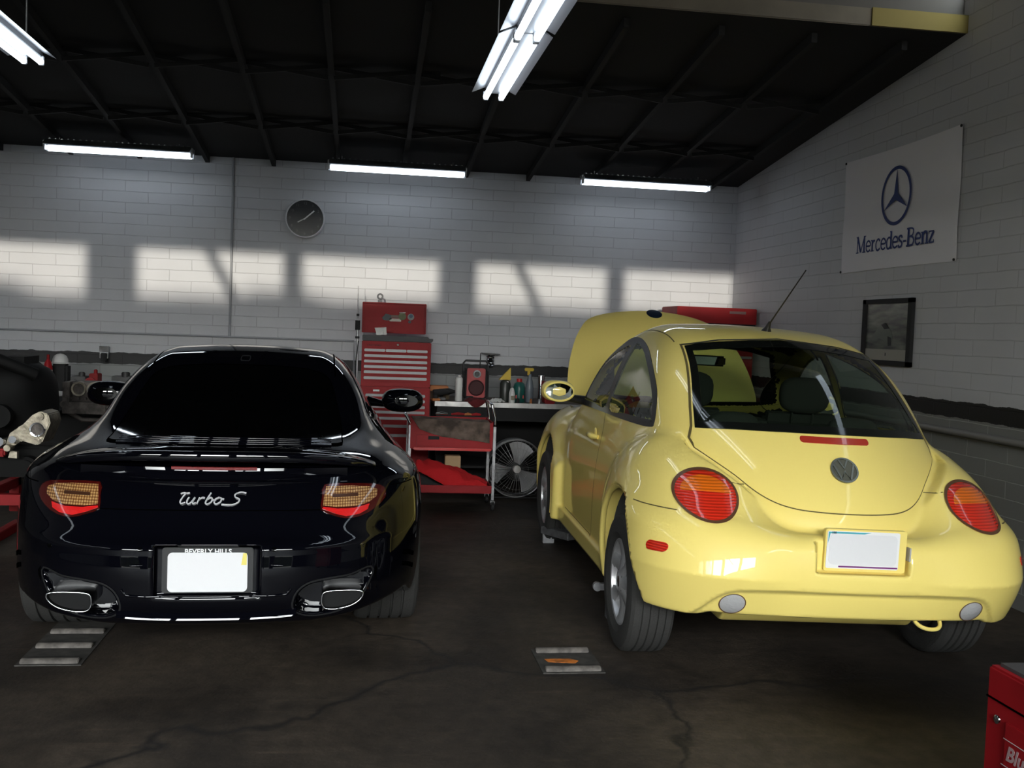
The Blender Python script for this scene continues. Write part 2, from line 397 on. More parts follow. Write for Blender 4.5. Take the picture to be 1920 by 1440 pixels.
# ================================================================== room
YB, XR, XL, YF = 10.12, 3.694, -6.2, -3.0
ZC0, SL, YH, ZH = 3.003, .1101, 6.16, 3.44
def wall_mat(name, along, upper, lower, mort_u, mort_l, band=(.010, .010, .011)):
    M = bpy.data.materials.new(name); M.use_nodes = True; nt = M.node_tree; b = nt.nodes['Principled BSDF']; L = nt.links.new; N = nt.nodes.new
    g = N('ShaderNodeTexCoord'); sp = N('ShaderNodeSeparateXYZ'); L(g.outputs['Object'], sp.inputs[0])
    cb = N('ShaderNodeCombineXYZ'); L(sp.outputs[along], cb.inputs['X']); L(sp.outputs['Z'], cb.inputs['Y'])
    nz = N('ShaderNodeTexNoise'); nz.inputs['Scale'].default_value = 5; nz.inputs['Detail'].default_value = 4; L(g.outputs['Object'], nz.inputs['Vector'])
    ms = N('ShaderNodeVectorMath'); ms.operation = 'MULTIPLY_ADD'; L(nz.outputs['Color'], ms.inputs[0]); ms.inputs[1].default_value = (.014, .014, 0); L(cb.outputs[0], ms.inputs[2])
    br = N('ShaderNodeTexBrick'); br.inputs['Scale'].default_value = 1; br.offset = .5; br.inputs['Brick Width'].default_value = .406; br.inputs['Row Height'].default_value = .1016
    br.inputs['Mortar Size'].default_value = .0035; br.inputs['Mortar Smooth'].default_value = .35; br.inputs['Color1'].default_value = (1,1,1,1); br.inputs['Color2'].default_value = (.90,.90,.90,1); br.inputs['Mortar'].default_value = (0,0,0,1); br.inputs['Bias'].default_value = 0
    L(ms.outputs[0], br.inputs['Vector'])
    # band with ragged painted edges
    n2 = N('ShaderNodeTexNoise'); n2.inputs['Scale'].default_value = 9; n2.inputs['Detail'].default_value = 6; L(g.outputs['Object'], n2.inputs['Vector'])
    zz = N('ShaderNodeMath'); zz.operation = 'MULTIPLY_ADD'; L(n2.outputs['Fac'], zz.inputs[0]); zz.inputs[1].default_value = .035; L(sp.outputs['Z'], zz.inputs[2])
    def gt(v):
        q = N('ShaderNodeMapRange'); q.inputs[1].default_value = v; q.inputs[2].default_value = v+.002; L(zz.outputs[0], q.inputs[0]); return q.outputs[0]
    up = gt(1.1455); lo = gt(1.041)
    pn = N('ShaderNodeTexNoise'); pn.inputs['Scale'].default_value = 1.3; pn.inputs['Detail'].default_value = 8; L(g.outputs['Object'], pn.inputs['Vector'])
    def col(c, mc):
        a = N('ShaderNodeMix'); a.data_type = 'RGBA'; a.inputs[6].default_value = (*mc, 1); a.inputs[7].default_value = (*c, 1); L(br.outputs['Color'], a.inputs[0])
        k = N('ShaderNodeMix'); k.data_type = 'RGBA'; k.blend_type = 'MULTIPLY'; k.inputs[0].default_value = .22; L(a.outputs[2], k.inputs[6]); L(pn.outputs['Fac'], k.inputs[7]); return k.outputs[2]
    U = col(upper, mort_u); W = col(lower, mort_l)
    m1 = N('ShaderNodeMix'); m1.data_type = 'RGBA'; L(lo, m1.inputs[0]); L(W, m1.inputs[6]); m1.inputs[7].default_value = (*band, 1)
    m2 = N('ShaderNodeMix'); m2.data_type = 'RGBA'; L(up, m2.inputs[0]); L(m1.outputs[2], m2.inputs[6]); L(U, m2.inputs[7]); L(m2.outputs[2], b.inputs['Base Color'])
    rg = N('ShaderNodeTexNoise'); rg.inputs['Scale'].default_value = 60; rg.inputs['Detail'].default_value = 4; L(g.outputs['Object'], rg.inputs['Vector'])
    hh = N('ShaderNodeMath'); hh.operation = 'MULTIPLY_ADD'; L(rg.outputs['Fac'], hh.inputs[0]); hh.inputs[1].default_value = .18; L(br.outputs['Color'], hh.inputs[2])
    bp = N('ShaderNodeBump'); bp.inputs['Strength'].default_value = .7; bp.inputs['Distance'].default_value = .006; L(hh.outputs[0], bp.inputs['Height']); L(bp.outputs[0], b.inputs['Normal'])
    b.inputs['Roughness'].default_value = .55
    return M
MW_B = wall_mat('painted_block_back', 'X', (.62, .63, .66), (.30, .31, .31), (.50, .50, .53), (.22, .22, .22))
MW_S = wall_mat('painted_block_side', 'Y', (.62, .62, .64), (.23, .23, .22), (.52, .52, .53), (.42, .42, .40))
M_ceil = mat('black_ceiling', (.004, .004, .0045), rough=.9, noise=.3, nscale=2)
M_raft = mat('black_rafter', (.006, .006, .0065), rough=.85)
M_pale = mat('pale_plaster', (.10, .095, .085), rough=.8, noise=.1, nscale=2)
M_tan = mat('tan_beam', (.15, .13, .10), rough=.75, noise=.15, nscale=3)
def floor_mat():
    M = bpy.data.materials.new('stained_concrete'); M.use_nodes = True; nt = M.node_tree; b = nt.nodes['Principled BSDF']; L = nt.links.new; N = nt.nodes.new
    g = N('ShaderNodeTexCoord')
    def nz(s, d=8, dist=0.):
        n = N('ShaderNodeTexNoise'); n.inputs['Scale'].default_value = s; n.inputs['Detail'].default_value = d; n.inputs['Distortion'].default_value = dist; L(g.outputs['Object'], n.inputs['Vector']); return n.outputs['Fac']
    r1 = N('ShaderNodeValToRGB'); L(nz(.9, 8, .6), r1.inputs[0]); e = r1.color_ramp.elements; e[0].position = .36; e[0].color = (.016, .0125, .010, 1); e[1].position = .66; e[1].color = (.062, .049, .037, 1)
    r2 = N('ShaderNodeValToRGB'); L(nz(14, 8), r2.inputs[0]); e = r2.color_ramp.elements; e[0].position = .3; e[0].color = (.62, .6, .58, 1); e[1].position = .75; e[1].color = (1.25, 1.2, 1.15, 1)
    mp = N('ShaderNodeMapping'); mp.inputs['Scale'].default_value = (1.2, 14, 1); L(g.outputs['Object'], mp.inputs[0])
    n3 = N('ShaderNodeTexNoise'); n3.inputs['Scale'].default_value = 1.6; n3.inputs['Detail'].default_value = 9; L(mp.outputs[0], n3.inputs['Vector'])
    r3 = N('ShaderNodeValToRGB'); L(n3.outputs['Fac'], r3.inputs[0]); e = r3.color_ramp.elements; e[0].position = .62; e[0].color = (1, 1, 1, 1); e[1].position = .80; e[1].color = (1.9, 1.8, 1.7, 1)
    m1 = N('ShaderNodeMix'); m1.data_type = 'RGBA'; m1.blend_type = 'MULTIPLY'; m1.inputs[0].default_value = 1; L(r1.outputs[0], m1.inputs[6]); L(r2.outputs[0], m1.inputs[7])
    m2 = N('ShaderNodeMix'); m2.data_type = 'RGBA'; m2.blend_type = 'MULTIPLY'; m2.inputs[0].default_value = 1; L(m1.outputs[2], m2.inputs[6]); L(r3.outputs[0], m2.inputs[7]); L(m2.outputs[2], b.inputs['Base Color'])
    vr = N('ShaderNodeTexVoronoi'); vr.feature = 'DISTANCE_TO_EDGE'; vr.inputs['Scale'].default_value = .16; dv = N('ShaderNodeVectorMath'); dv.operation = 'MULTIPLY_ADD'
    n4 = N('ShaderNodeTexNoise'); n4.inputs['Scale'].default_value = 2.2; n4.inputs['Detail'].default_value = 8; L(g.outputs['Object'], n4.inputs['Vector']); L(n4.outputs['Color'], dv.inputs[0]); dv.inputs[1].default_value = (.6, .6, 0); L(g.outputs['Object'], dv.inputs[2]); L(dv.outputs[0], vr.inputs['Vector'])
    cr_ = N('ShaderNodeMapRange'); L(vr.outputs['Distance'], cr_.inputs[0]); cr_.inputs[1].default_value = .0; cr_.inputs[2].default_value = .004
    m3 = N('ShaderNodeMix'); m3.data_type = 'RGBA'; L(cr_.outputs[0], m3.inputs[0]); m3.inputs[6].default_value = (.012, .010, .009, 1); L(m2.outputs[2], m3.inputs[7]); L(m3.outputs[2], b.inputs['Base Color'])
    rr = N('ShaderNodeMapRange'); L(nz(2.3), rr.inputs[0]); rr.inputs[3].default_value = .50; rr.inputs[4].default_value = .85; L(rr.outputs[0], b.inputs['Roughness'])
    b.inputs['Specular IOR Level'].default_value = .3
    bp = N('ShaderNodeBump'); bp.inputs['Strength'].default_value = .35; bp.inputs['Distance'].default_value = .006; L(nz(45), bp.inputs['Height']); L(bp.outputs[0], b.inputs['Normal'])
    return M
def struct(name, mb, mt, **k):
    o = mb.obj(name, mt, **k); o['kind'] = 'structure'; return o
def st_lab(o, label): o['label'] = label; return o
struct('floor', MB().box(((XL+XR)/2, (YB+YF)/2, -.05), (XR-XL+.4, YB-YF+.4, .1)), floor_mat())
struct('wall_back', MB().box(((XL+XR)/2, YB+.1, 1.7), (XR-XL+.4, .2, 3.4)), MW_B)
struct('wall_right', MB().box((XR+.1, (YB+YF)/2, 1.85), (.2, YB-YF, 3.7)), MW_S)
struct('wall_left', MB().box((XL-.1, (YB+YF)/2, 1.85), (.2, YB-YF, 3.7)), MW_S)
# sloped black ceiling behind the beam, with its rafters and bridging
zc = lambda y: ZC0+SL*(YB-y)
struct('ceiling', MB().prism([(YH, zc(YH)), (YB+.1, zc(YB+.1)), (YB+.1, zc(YB+.1)+.1), (YH, zc(YH)+.1)], XL, XR, 'x'), M_ceil)
k_ = 0; x = XR-.32
while x > XL:
    r_ = MB().prism([(YH+.16, zc(YH+.16)), (YB, zc(YB)), (YB, zc(YB)-.06), (YH+.16, zc(YH+.16)-.06)], x-.019, x+.019, 'x'); struct('trim_%d' % (k_+10), r_, M_raft); x -= .61; k_ += 1
br = MB(); x = XR-.32
while x-.61 > XL:
    for yy in (7.5, 8.8):
        br.bar((x-.02, yy, zc(yy)-.01), (x-.59, yy+.02, zc(yy)-.085), .02, .03); br.bar((x-.02, yy+.03, zc(yy)-.085), (x-.59, yy+.05, zc(yy)-.01), .02, .03)
    x -= .61
struct('trim_8', br, M_raft)
# beam and the pale front bay nearer the camera
struct('trim_1', MB().box(((XL+XR)/2, YH+.07, ZH+.055), (XR-XL, .16, .11)), M_tan, bevel=.006)
struct('trim_2', MB().box((XR-.32, YH-.018, ZH+.055), (.64, .012, .11)), mat('yellow_tape', (.22, .17, .035), rough=.7))
struct('wall_header', MB().box(((XL+XR)/2, YH+.09, ZH+.35), (XR-XL, .12, .50)), M_pale)
struct('ceiling_front', MB().box(((XL+XR)/2, (YH+YF)/2, ZH+.65), (XR-XL, YH-YF+.3, .1)), mat('dark_front_ceiling', (.03, .03, .03), rough=.9))
# front wall: three posts between open bays, header above
ZD = 3.28
fw = MB(); fw.box(((XL+XR)/2, YF-.1, (ZD+4.1)/2), (XR-XL+.4, .2, 4.1-ZD)); struct('wall_front', fw, mat('dark_front_wall', (.05, .05, .05), rough=.9))
POSTS = [(-5.6, 1.2), (-3.51, .45), (-1.85, .17), (-.27, .37), (1.31, .18), (3.12, 1.15)]
SUNAZ = math.radians(5.0)
M_post = mat('dark_post', (.06, .055, .05), rough=.8)
for i, (x, w) in enumerate(POSTS): struct('trim_%d' % (i+40), MB().box((x, YF-.1, ZD/2), (w, .2, ZD)), M_post)
for i, (xa, xb) in enumerate(((-2.75, -2.15), (.20, .80))):
    struct('trim_%d' % (i+50), MB().bar((xa, YF-.06, 3.5), (xb, YF-.06, 2.4), .09, .05, (0, 1, 0)), M_post)
# outdoors seen only as light and in reflections
struct('ground', MB().box((0, YF-25.2, -.06), (90, 50, .1)), mat('outdoor_concrete', (.45, .40, .33), rough=.9, noise=.2, nscale=1))
hd = MB(); n_ = 90; r9 = random.Random(3)
for i in range(n_):
    w = 60/n_; hd.box((-30+w*(i+.5), -15.5, 1.95+(0)), (w*1.02, 1.5, 3.9+r9.uniform(-.10, .12)))
o = hd.obj('boundary_hedge', mat('dark_hedge', (.02, .028, .012), rough=.95, noise=.5, nscale=3)); o['kind'] = 'structure'
# conduits on the back wall
M_cond = mat('painted_conduit', (.30, .31, .33), rough=.5)
struct('trim_3', MB().tube([(-1.268, YB-.012, 1.316), (-1.268, YB-.012, ZC0)], .011, 10), M_cond)
struct('trim_4', MB().tube([(XL, YB-.012, 1.314), (-.10, YB-.012, 1.314), (-.09, YB-.012, 1.0)], .010, 10), M_cond)
struct('trim_5', MB().tube([(XR-.03, 3.0, .94), (XR-.03, 9.9, .94)], .022, 12), mat('side_conduit', (.22, .21, .20), rough=.5))

# ------------------------------------------------------------------ fluorescent lamps
M_tube = mat('lit_tube', (.9, .95, 1), emit=(.80, .90, 1.0), estr=TUBE_E)
M_fix = mat('fixture_metal', (.30, .31, .33), rough=.35, metal=.7)
M_fixw = mat('fixture_white', (.55, .56, .58), rough=.4)
def strip_light(loc, rz, label, chain, tilt=0.):
    t = empty('ceiling_lamp', loc, rz, label, 'ceiling lamp', 'tube lamps hung under the roof')
    h = MB(); h.box((0, 0, .045), (1.25, .10, .04)); h.prism([(-.13, .02), (-.05, .075), (.05, .075), (.13, .02), (.05, .055), (-.05, .055)], -.61, .61, 'x')
    for k in range(24): h.box((-.58+k*.0504, 0, .082), (.018, .03, .014))
    h.obj('housing', M_fix, t, bevel=.003)
    for s in (-1, 1):
        b = MB().tube([(-.60, s*.045, 0), (.60, s*.045, 0)], .0165, 16).obj('tube', M_tube, t)
        for e_ in (-1, 1): MB().box((e_*.612, s*.045, .008), (.018, .03, .05)).obj('tube_socket', M_fixw, t, bevel=.003)
    if chain: 
        for e_ in (-.5, .5): MB().tube([(e_, 0, .08), (e_, 0, .08+chain)], .004, 6).obj('hanger', M_fix, t)
    return t
strip_light(((-2.742-1.571)/2, 9.5, 2.895), 0, 'short lit tube lamp above the far wall, left of the pipe', .02)
strip_light((.255, 9.5, 2.87), 0, 'short lit tube lamp above the red tool chest', .03)
strip_light((2.57, 9.5, 2.87), 0, 'short lit tube lamp near the corner above the raised bonnet', .03)
strip_light((.70, 5.42, 2.815), PI/2, 'overhead tube lamp above the yellow car, far one of the end-to-end pair', .55)
strip_light((.70, 4.16, 2.815), PI/2, 'overhead tube lamp above the yellow car, near one of the end-to-end pair', .55)
strip_light((-1.85, 5.48, 2.85), PI/2, 'overhead tube lamp at the upper left corner, above the black car', .5)
# ------------------------------------------------------------------ daylight
w = bpy.data.worlds.new('sky'); scene.world = w; w.use_nodes = True; nt = w.node_tree
bg = nt.nodes['Background']; tc = nt.nodes.new('ShaderNodeTexCoord'); sp = nt.nodes.new('ShaderNodeSeparateXYZ'); rp = nt.nodes.new('ShaderNodeValToRGB')
nt.links.new(tc.outputs['Generated'], sp.inputs[0]); nt.links.new(sp.outputs['Z'], rp.inputs[0]); nt.links.new(rp.outputs[0], bg.inputs['Color'])
e = rp.color_ramp.elements; e[0].position = 0; e[0].color = (1, .97, .88, 1); e[1].position = .6; e[1].color = (.75, .88, 1.0, 1)
dv_ = nt.nodes.new('ShaderNodeVectorMath'); dv_.operation = 'DOT_PRODUCT'; dv_.inputs[1].default_value = (-math.sin(SUNAZ)*.98, -math.cos(SUNAZ)*.96, .27)
nt.links.new(tc.outputs['Generated'], dv_.inputs[0]); mxm = nt.nodes.new('ShaderNodeMath'); mxm.operation = 'MAXIMUM'; mxm.inputs[1].default_value = 0; nt.links.new(dv_.outputs['Value'], mxm.inputs[0])
pw_ = nt.nodes.new('ShaderNodeMath'); pw_.operation = 'POWER'; pw_.inputs[1].default_value = 18; nt.links.new(mxm.outputs[0], pw_.inputs[0])
ma_ = nt.nodes.new('ShaderNodeMath'); ma_.operation = 'MULTIPLY_ADD'; ma_.inputs[1].default_value = SKY; ma_.inputs[2].default_value = SKY*.05; nt.links.new(pw_.outputs[0], ma_.inputs[0]); nt.links.new(ma_.outputs[0], bg.inputs['Strength'])   # added glow lobe, raised above the sun to favour the yellow car
sd = bpy.data.lights.new('sun', 'SUN'); sd.energy = SUN_E; sd.angle = math.radians(.6); sd.color = (1, .93, .80)
so = bpy.data.objects.new('sun', sd); C.objects.link(so); so.rotation_euler = (math.radians(90-5.0), 0, -SUNAZ); so.location = (0, -8, 4)
xs_ = [-6.2]+[v for x, w_ in POSTS for v in (x-w_/2, x+w_/2)]+[XR]
for i in range(0, len(xs_)-1):
    a, b = xs_[i], xs_[i+1]
    if i % 2 == 0 and b-a > .3:
        pl_ = bpy.data.lights.new('daylight_opening', 'AREA'); pl_.shape = 'RECTANGLE'; pl_.size = b-a; pl_.size_y = ZD; pl_.cycles.is_portal = True
        po = bpy.data.objects.new('daylight_opening', pl_); C.objects.link(po); po.location = ((a+b)/2, YF-.02, ZD/2); po.rotation_euler = (math.radians(90), 0, 0)
scene.view_settings.view_transform = 'Standard'; scene.view_settings.look = 'None'; scene.view_settings.exposure = EXPO; scene.view_settings.gamma = 1; scene.view_settings.use_curve_mapping = False
scene.cycles.use_denoising = True; scene.cycles.max_bounces = 8; scene.cycles.diffuse_bounces = 4; scene.cycles.glossy_bounces = 4; scene.cycles.transparent_max_bounces = 24; scene.cycles.sample_clamp_indirect = 3
scene.cycles.caustics_reflective = False; scene.cycles.caustics_refractive = False
# ================================================================== yellow car: implicit body (x right, y forward, z up, rear axle at y=0)
class Car:
    def __init__(s, name, px, py, yaw, roll, label, cat='car'):
        s.root = empty(name, (px, py, 0), yaw, label, cat); s.roll = roll; s.px, s.py, s.yaw = px, py, yaw
        c, q = math.cos(roll), math.sin(roll); s.M = np.array([[c, 0, q], [0, 1, 0], [-q, 0, c]])
    def xf(s, v): v = np.asarray(v, float); return (v-np.array([0, 0, .3]))@s.M.T+np.array([0, 0, .3])
    def part(s, name, V, F, mt, parent=None, N=None, **k):
        return mesh_obj(name, s.xf(V), F, mt, parent or s.root, None if N is None else np.asarray(N)@s.M.T, **k)
    def patch(s, name, FF, side, loop, mt, parent=None, **k):
        return s.part(name, *patch(FF, side, loop, **k)[:2], mt, parent, s._n) if False else s._p(name, patch(FF, side, loop, **k), mt, parent)
    def ribbon(s, name, FF, side, line, mt, parent=None, **k): return s._p(name, ribbon(FF, side, line, **k), mt, parent)
    def _p(s, name, r, mt, parent): return s.part(name, r[0], r[1], mt, parent, r[2])
    def mb(s, name, mb, mt, parent=None, **k): return mb.obj(name, mt, parent or s.root, xf=s.xf, **k)
    def pix(s, FF, px, py):
        """where a line of sight meets the body, in the car's own axes"""
        cy, sy = math.cos(s.yaw), math.sin(s.yaw); Rz = np.array([[cy, -sy, 0], [sy, cy, 0], [0, 0, 1]])
        o = (CAM-np.array([s.px, s.py, 0]))@Rz; d = ray(px, py)@Rz
        o = (o-np.array([0, 0, .3]))@s.M+np.array([0, 0, .3]); d = d@s.M
        t = np.linspace(1.5, 9, 4000); P = o+d*t[:, None]; v = FF(*P.T); k = np.argmax(v < 0)
        return P[k] if (v < 0).any() else None

def polar(yc, zc, pts):
    """closed-over profile given as radius against angle round (yc,zc)"""
    P = np.array(pts, float); a = np.arctan2(P[:, 1]-zc, P[:, 0]-yc); a = np.where(a < -PI/2, a+2*PI, a); r = np.hypot(P[:, 0]-yc, P[:, 1]-zc)
    o = np.argsort(a); a = a[o]; r = r[o]; s = spline(a, r)
    aa = np.linspace(a[0], a[-1], 3000); rr = s(aa); dr = np.gradient(rr, aa)
    def f(y, z):
        t = np.arctan2(z-zc, y-yc); t = np.where(t < -PI/2, t+2*PI, t); R = np.interp(t, aa, rr); D = np.interp(t, aa, dr)
        return (np.hypot(y-yc, z-zc)-R)/np.sqrt(1+(D/R)**2)
    return f
bt_prof = polar(.9, .5, [(3.36,.30),(3.37,.50),(3.25,.68),(3.0,.80),(2.7,.885),(2.45,.93),(2.3,.985),(2.15,1.085),(1.95,1.26),(1.7,1.41),(1.4,1.505),(1.1,1.545),(.8,1.537),(.5,1.50),(.25,1.435),(.0,1.33),(-.2,1.205),(-.38,1.055),(-.5,.92),(-.575,.81),(-.62,.72),(-.635,.60),(-.63,.45),(-.6,.3)])
bt_W = spline([.1,.3,.5,.75,.9,1.0,1.1,1.2,1.3,1.42,1.5,1.6], [.74,.775,.785,.775,.745,.715,.69,.66,.622,.557,.51,.45])
def bt_cabin(x, y, z):
    ax = np.abs(x); x2 = x*x
    ye = y-.80*x2*sstep((1.0-y)/1.0)+.45*x2*sstep((y-1.2)/.9)
    f = bt_prof(ye, z+.10*x2)
    tp = 1-.16*np.clip((.7-y)/1.0, 0, 2)**2-.05*np.clip((y-1.9)/1.2, 0, 2)**2
    return smax(f, (ax-bt_W(z)*tp)*.96, .11)
HATCH = np.array([(0,.752),(.12,.753),(.22,.758),(.30,.775),(.37,.81),(.44,.868),(.51,.918),(.58,.962)])
_hx = np.concatenate([HATCH, [(.62,1.1),(.60,1.3),(.5,1.6),(0,1.6)]]); _hx = np.concatenate([_hx, _hx[::-1]*np.array([-1,1])])
bt_hat = grid_sdf2(_hx, (-1.0,.3), (1.0,1.7), .01)
_rc = cr([(0,.452),(.30,.452),(.46,.450),(.535,.438),(.585,.405),(.625,.355),(.665,.30),(.66,.22),(.3,.22),(0,.22)], False, 5); _rc = np.concatenate([_rc, _rc[::-1]*np.array([-1,1])])
bt_rec = grid_sdf2(_rc, (-1.0,.1), (1.0,.7), .01)
bt_yr = spline([.2,.33,.42,.52,.60,.65,.70,.8], [-.67,-.712,-.745,-.762,-.755,-.735,-.70,-.64])
bt_a = spline([.2,.33,.45,.60,.7,.8], [.785,.835,.855,.852,.83,.79])
def bt_lower(x, y, z):
    ax = np.abs(x); ys = -.2
    b = (ys-bt_yr(z)); rec = sstep(.5-bt_rec(x, z)/.022)*.026
    q = np.maximum(0, ys-(y-rec)); a = bt_a(z)
    g = ((ax/a)**2.7+(q/b)**2.7)**(1/2.7)
    f = (g-1)*b*1.05
    f = np.where(y > ys, ax-a+1.3*np.maximum(0, y-ys)**2, f)
    return smax(smax(f, z-.675, .05), y-.62, .03)
def ellip(x, y, z, c, rin, rout, yr, yf, rz, n, lean=0., nz=2.6):
    ax = np.abs(x); yy = y-c[1]-np.where(z > c[2], lean*(z-c[2]), 0.75*(c[2]-z) if lean else 0)*sstep((c[1]+.25-y)/.4); dx = ax-c[0]
    g = ((np.abs(dx)/np.where(dx > 0, rout, rin))**n+(np.abs(yy)/np.where(yy > 0, yf, yr))**n+(np.abs(z-c[2])/rz)**nz)**(1/n)
    return (g-1)*.42
def bt_rearf(x, y, z): return ellip(x, y, z, (.50, -.02, .50), .30, .385, .70, .86, .532, 2.4, .42, 2.5)
def bt_frontf(x, y, z): return ellip(x, y, z, (.46, 2.50, .48), .40, .40, .62, .80, .48, 2.6, 0)
def bt_front(x, y, z):
    ax = np.abs(x); g = ((ax/.85)**2.7+(np.maximum(0, y-2.5)/.87)**2.7)**(1/2.7)
    return smax(smax((g-1)*.8, z-.60, .08), 2.0-y, .05)
def bt_arch(x, y, z, r=.435):
    a = np.hypot(y, z-.31)-r; b = np.hypot(y-2.508, z-.31)-r; return np.minimum(a, b)
def bt_F(x, y, z):
    x = np.asarray(x, float); y = np.asarray(y, float); z = np.asarray(z, float); ax = np.abs(x)
    c = bt_cabin(x, y, z)
    fen = smin(bt_rearf(x, y, z), bt_lower(x, y, z), .12)
    fen = np.where(y < .25, smax(fen, -(bt_hat(x, z)-.016)*1.0, .010), fen)
    f = smin(c, fen, .028)
    f = smin(f, smin(bt_frontf(x, y, z), bt_front(x, y, z), .07), .03)
    sill = np.maximum(np.maximum(ax-.805, np.abs(z-.245)-.055), np.abs(y-1.25)-1.0)
    f = smin(f, sill, .03)
    zb = .215+.100*sstep((-.30-y)/.14)+.020*sstep((-.35-y)/.1)*sstep((.64-ax)/.06)
    f = smax(f, zb-z, .012)
    f = smax(f, -np.maximum(bt_arch(x, y, z), .44-ax), .012)
    return f
def frame_on(F, side, ab, off=0.):
    P = shoot(F, [ab], side)[0]; N = normals(F, P[None], .01)[0]; ex = -np.cross(N, (0, 0, 1.)); ex /= np.linalg.norm(ex); ez = np.cross(N, ex); P = P+N*off
    return lambda V: np.array([P+v[0]*ex+v[2]*ez-v[1]*N for v in V])
def stroke(pts, w, d0=0., d1=.002, closed=False):
    """a line of width w drawn in the xz plane, thickness from y=-d0 to y=-d1"""
    P = np.array(pts, float); n = len(P); ww = w if hasattr(w, '__len__') else [w]*n; V = []; F = []
    for i in range(n):
        t = P[(i+1) % n]-P[i-1] if closed else P[min(i+1, n-1)]-P[max(i-1, 0)]; t = t/(np.hypot(*t)+1e-9); q = np.array((-t[1], t[0]))*ww[i]/2
        for s, d in ((1, d0), (-1, d0), (-1, d1), (1, d1)): V.append((P[i][0]+s*q[0], -d, P[i][1]+s*q[1]))
    for i in range(n if closed else n-1):
        j = (i+1) % n
        for k in range(4): F.append((4*i+k, 4*i+(k+1) % 4, 4*j+(k+1) % 4, 4*j+k))
    if not closed: F += [(3, 2, 1, 0), (4*n-4, 4*n-3, 4*n-2, 4*n-1)]
    return V, F
def circ(cx, cz, r, n=32, a0=0, a1=360): return [(cx+r*math.cos(math.radians(a0+(a1-a0)*i/n)), cz+r*math.sin(math.radians(a0+(a1-a0)*i/n))) for i in range(n+1)]
def inset(loop, d):
    L = np.asarray(loop, float); n = len(L); ar = sum(L[i-1][0]*L[i][1]-L[i][0]*L[i-1][1] for i in range(n)); out = []
    for i in range(n):
        t = L[(i+1) % n]-L[i-1]; t = t/(np.hypot(*t)+1e-9); q = np.array((-t[1], t[0]))*(1 if ar > 0 else -1); out.append(L[i]+q*d)
    return np.array(out)
mirr = lambda L: np.asarray(L)*np.array([-1, 1])

M_yel = mat('yellow_paint', (.88, .71, .20), rough=.45, coat=.8, coat_rough=.025, spec=.3)
M_blk = mat('black_trim', (.012, .012, .013), rough=.45)
M_gap = mat('dark_gap', (.02, .018, .012), rough=.9)
M_gapy = mat('shaded_gap', (.10, .075, .02), rough=.9)
M_rub = mat('tyre_rubber', (.028, .027, .025), rough=.85, bump=.3, bscale=120)
M_int = mat('interior_cloth', (.02, .021, .02), rough=.9)
M_inl = mat('interior_plastic', (.05, .052, .05), rough=.7)
M_alu = mat('alloy_wheel', (.50, .50, .51), rough=.32, metal=.55)
M_chr = mat('chrome', (.75, .75, .77), rough=.08, metal=1.)
M_dkm = mat('dark_metal', (.06, .06, .06), rough=.5, metal=.6)
M_gls = glass_mat('tinted_window', (.58, .68, .58))
M_frit = mat('glass_border', (.006, .007, .006), rough=.08)
M_gl2 = glass_mat('clear_window', (.80, .88, .82))
M_mir = mat('mirror_glass', (.42, .46, .44), rough=.02, metal=1.)
M_plate = mat('plate_grey', (.72, .72, .73), rough=.4)
M_white = mat('white_enamel', (.8, .8, .8), rough=.4)

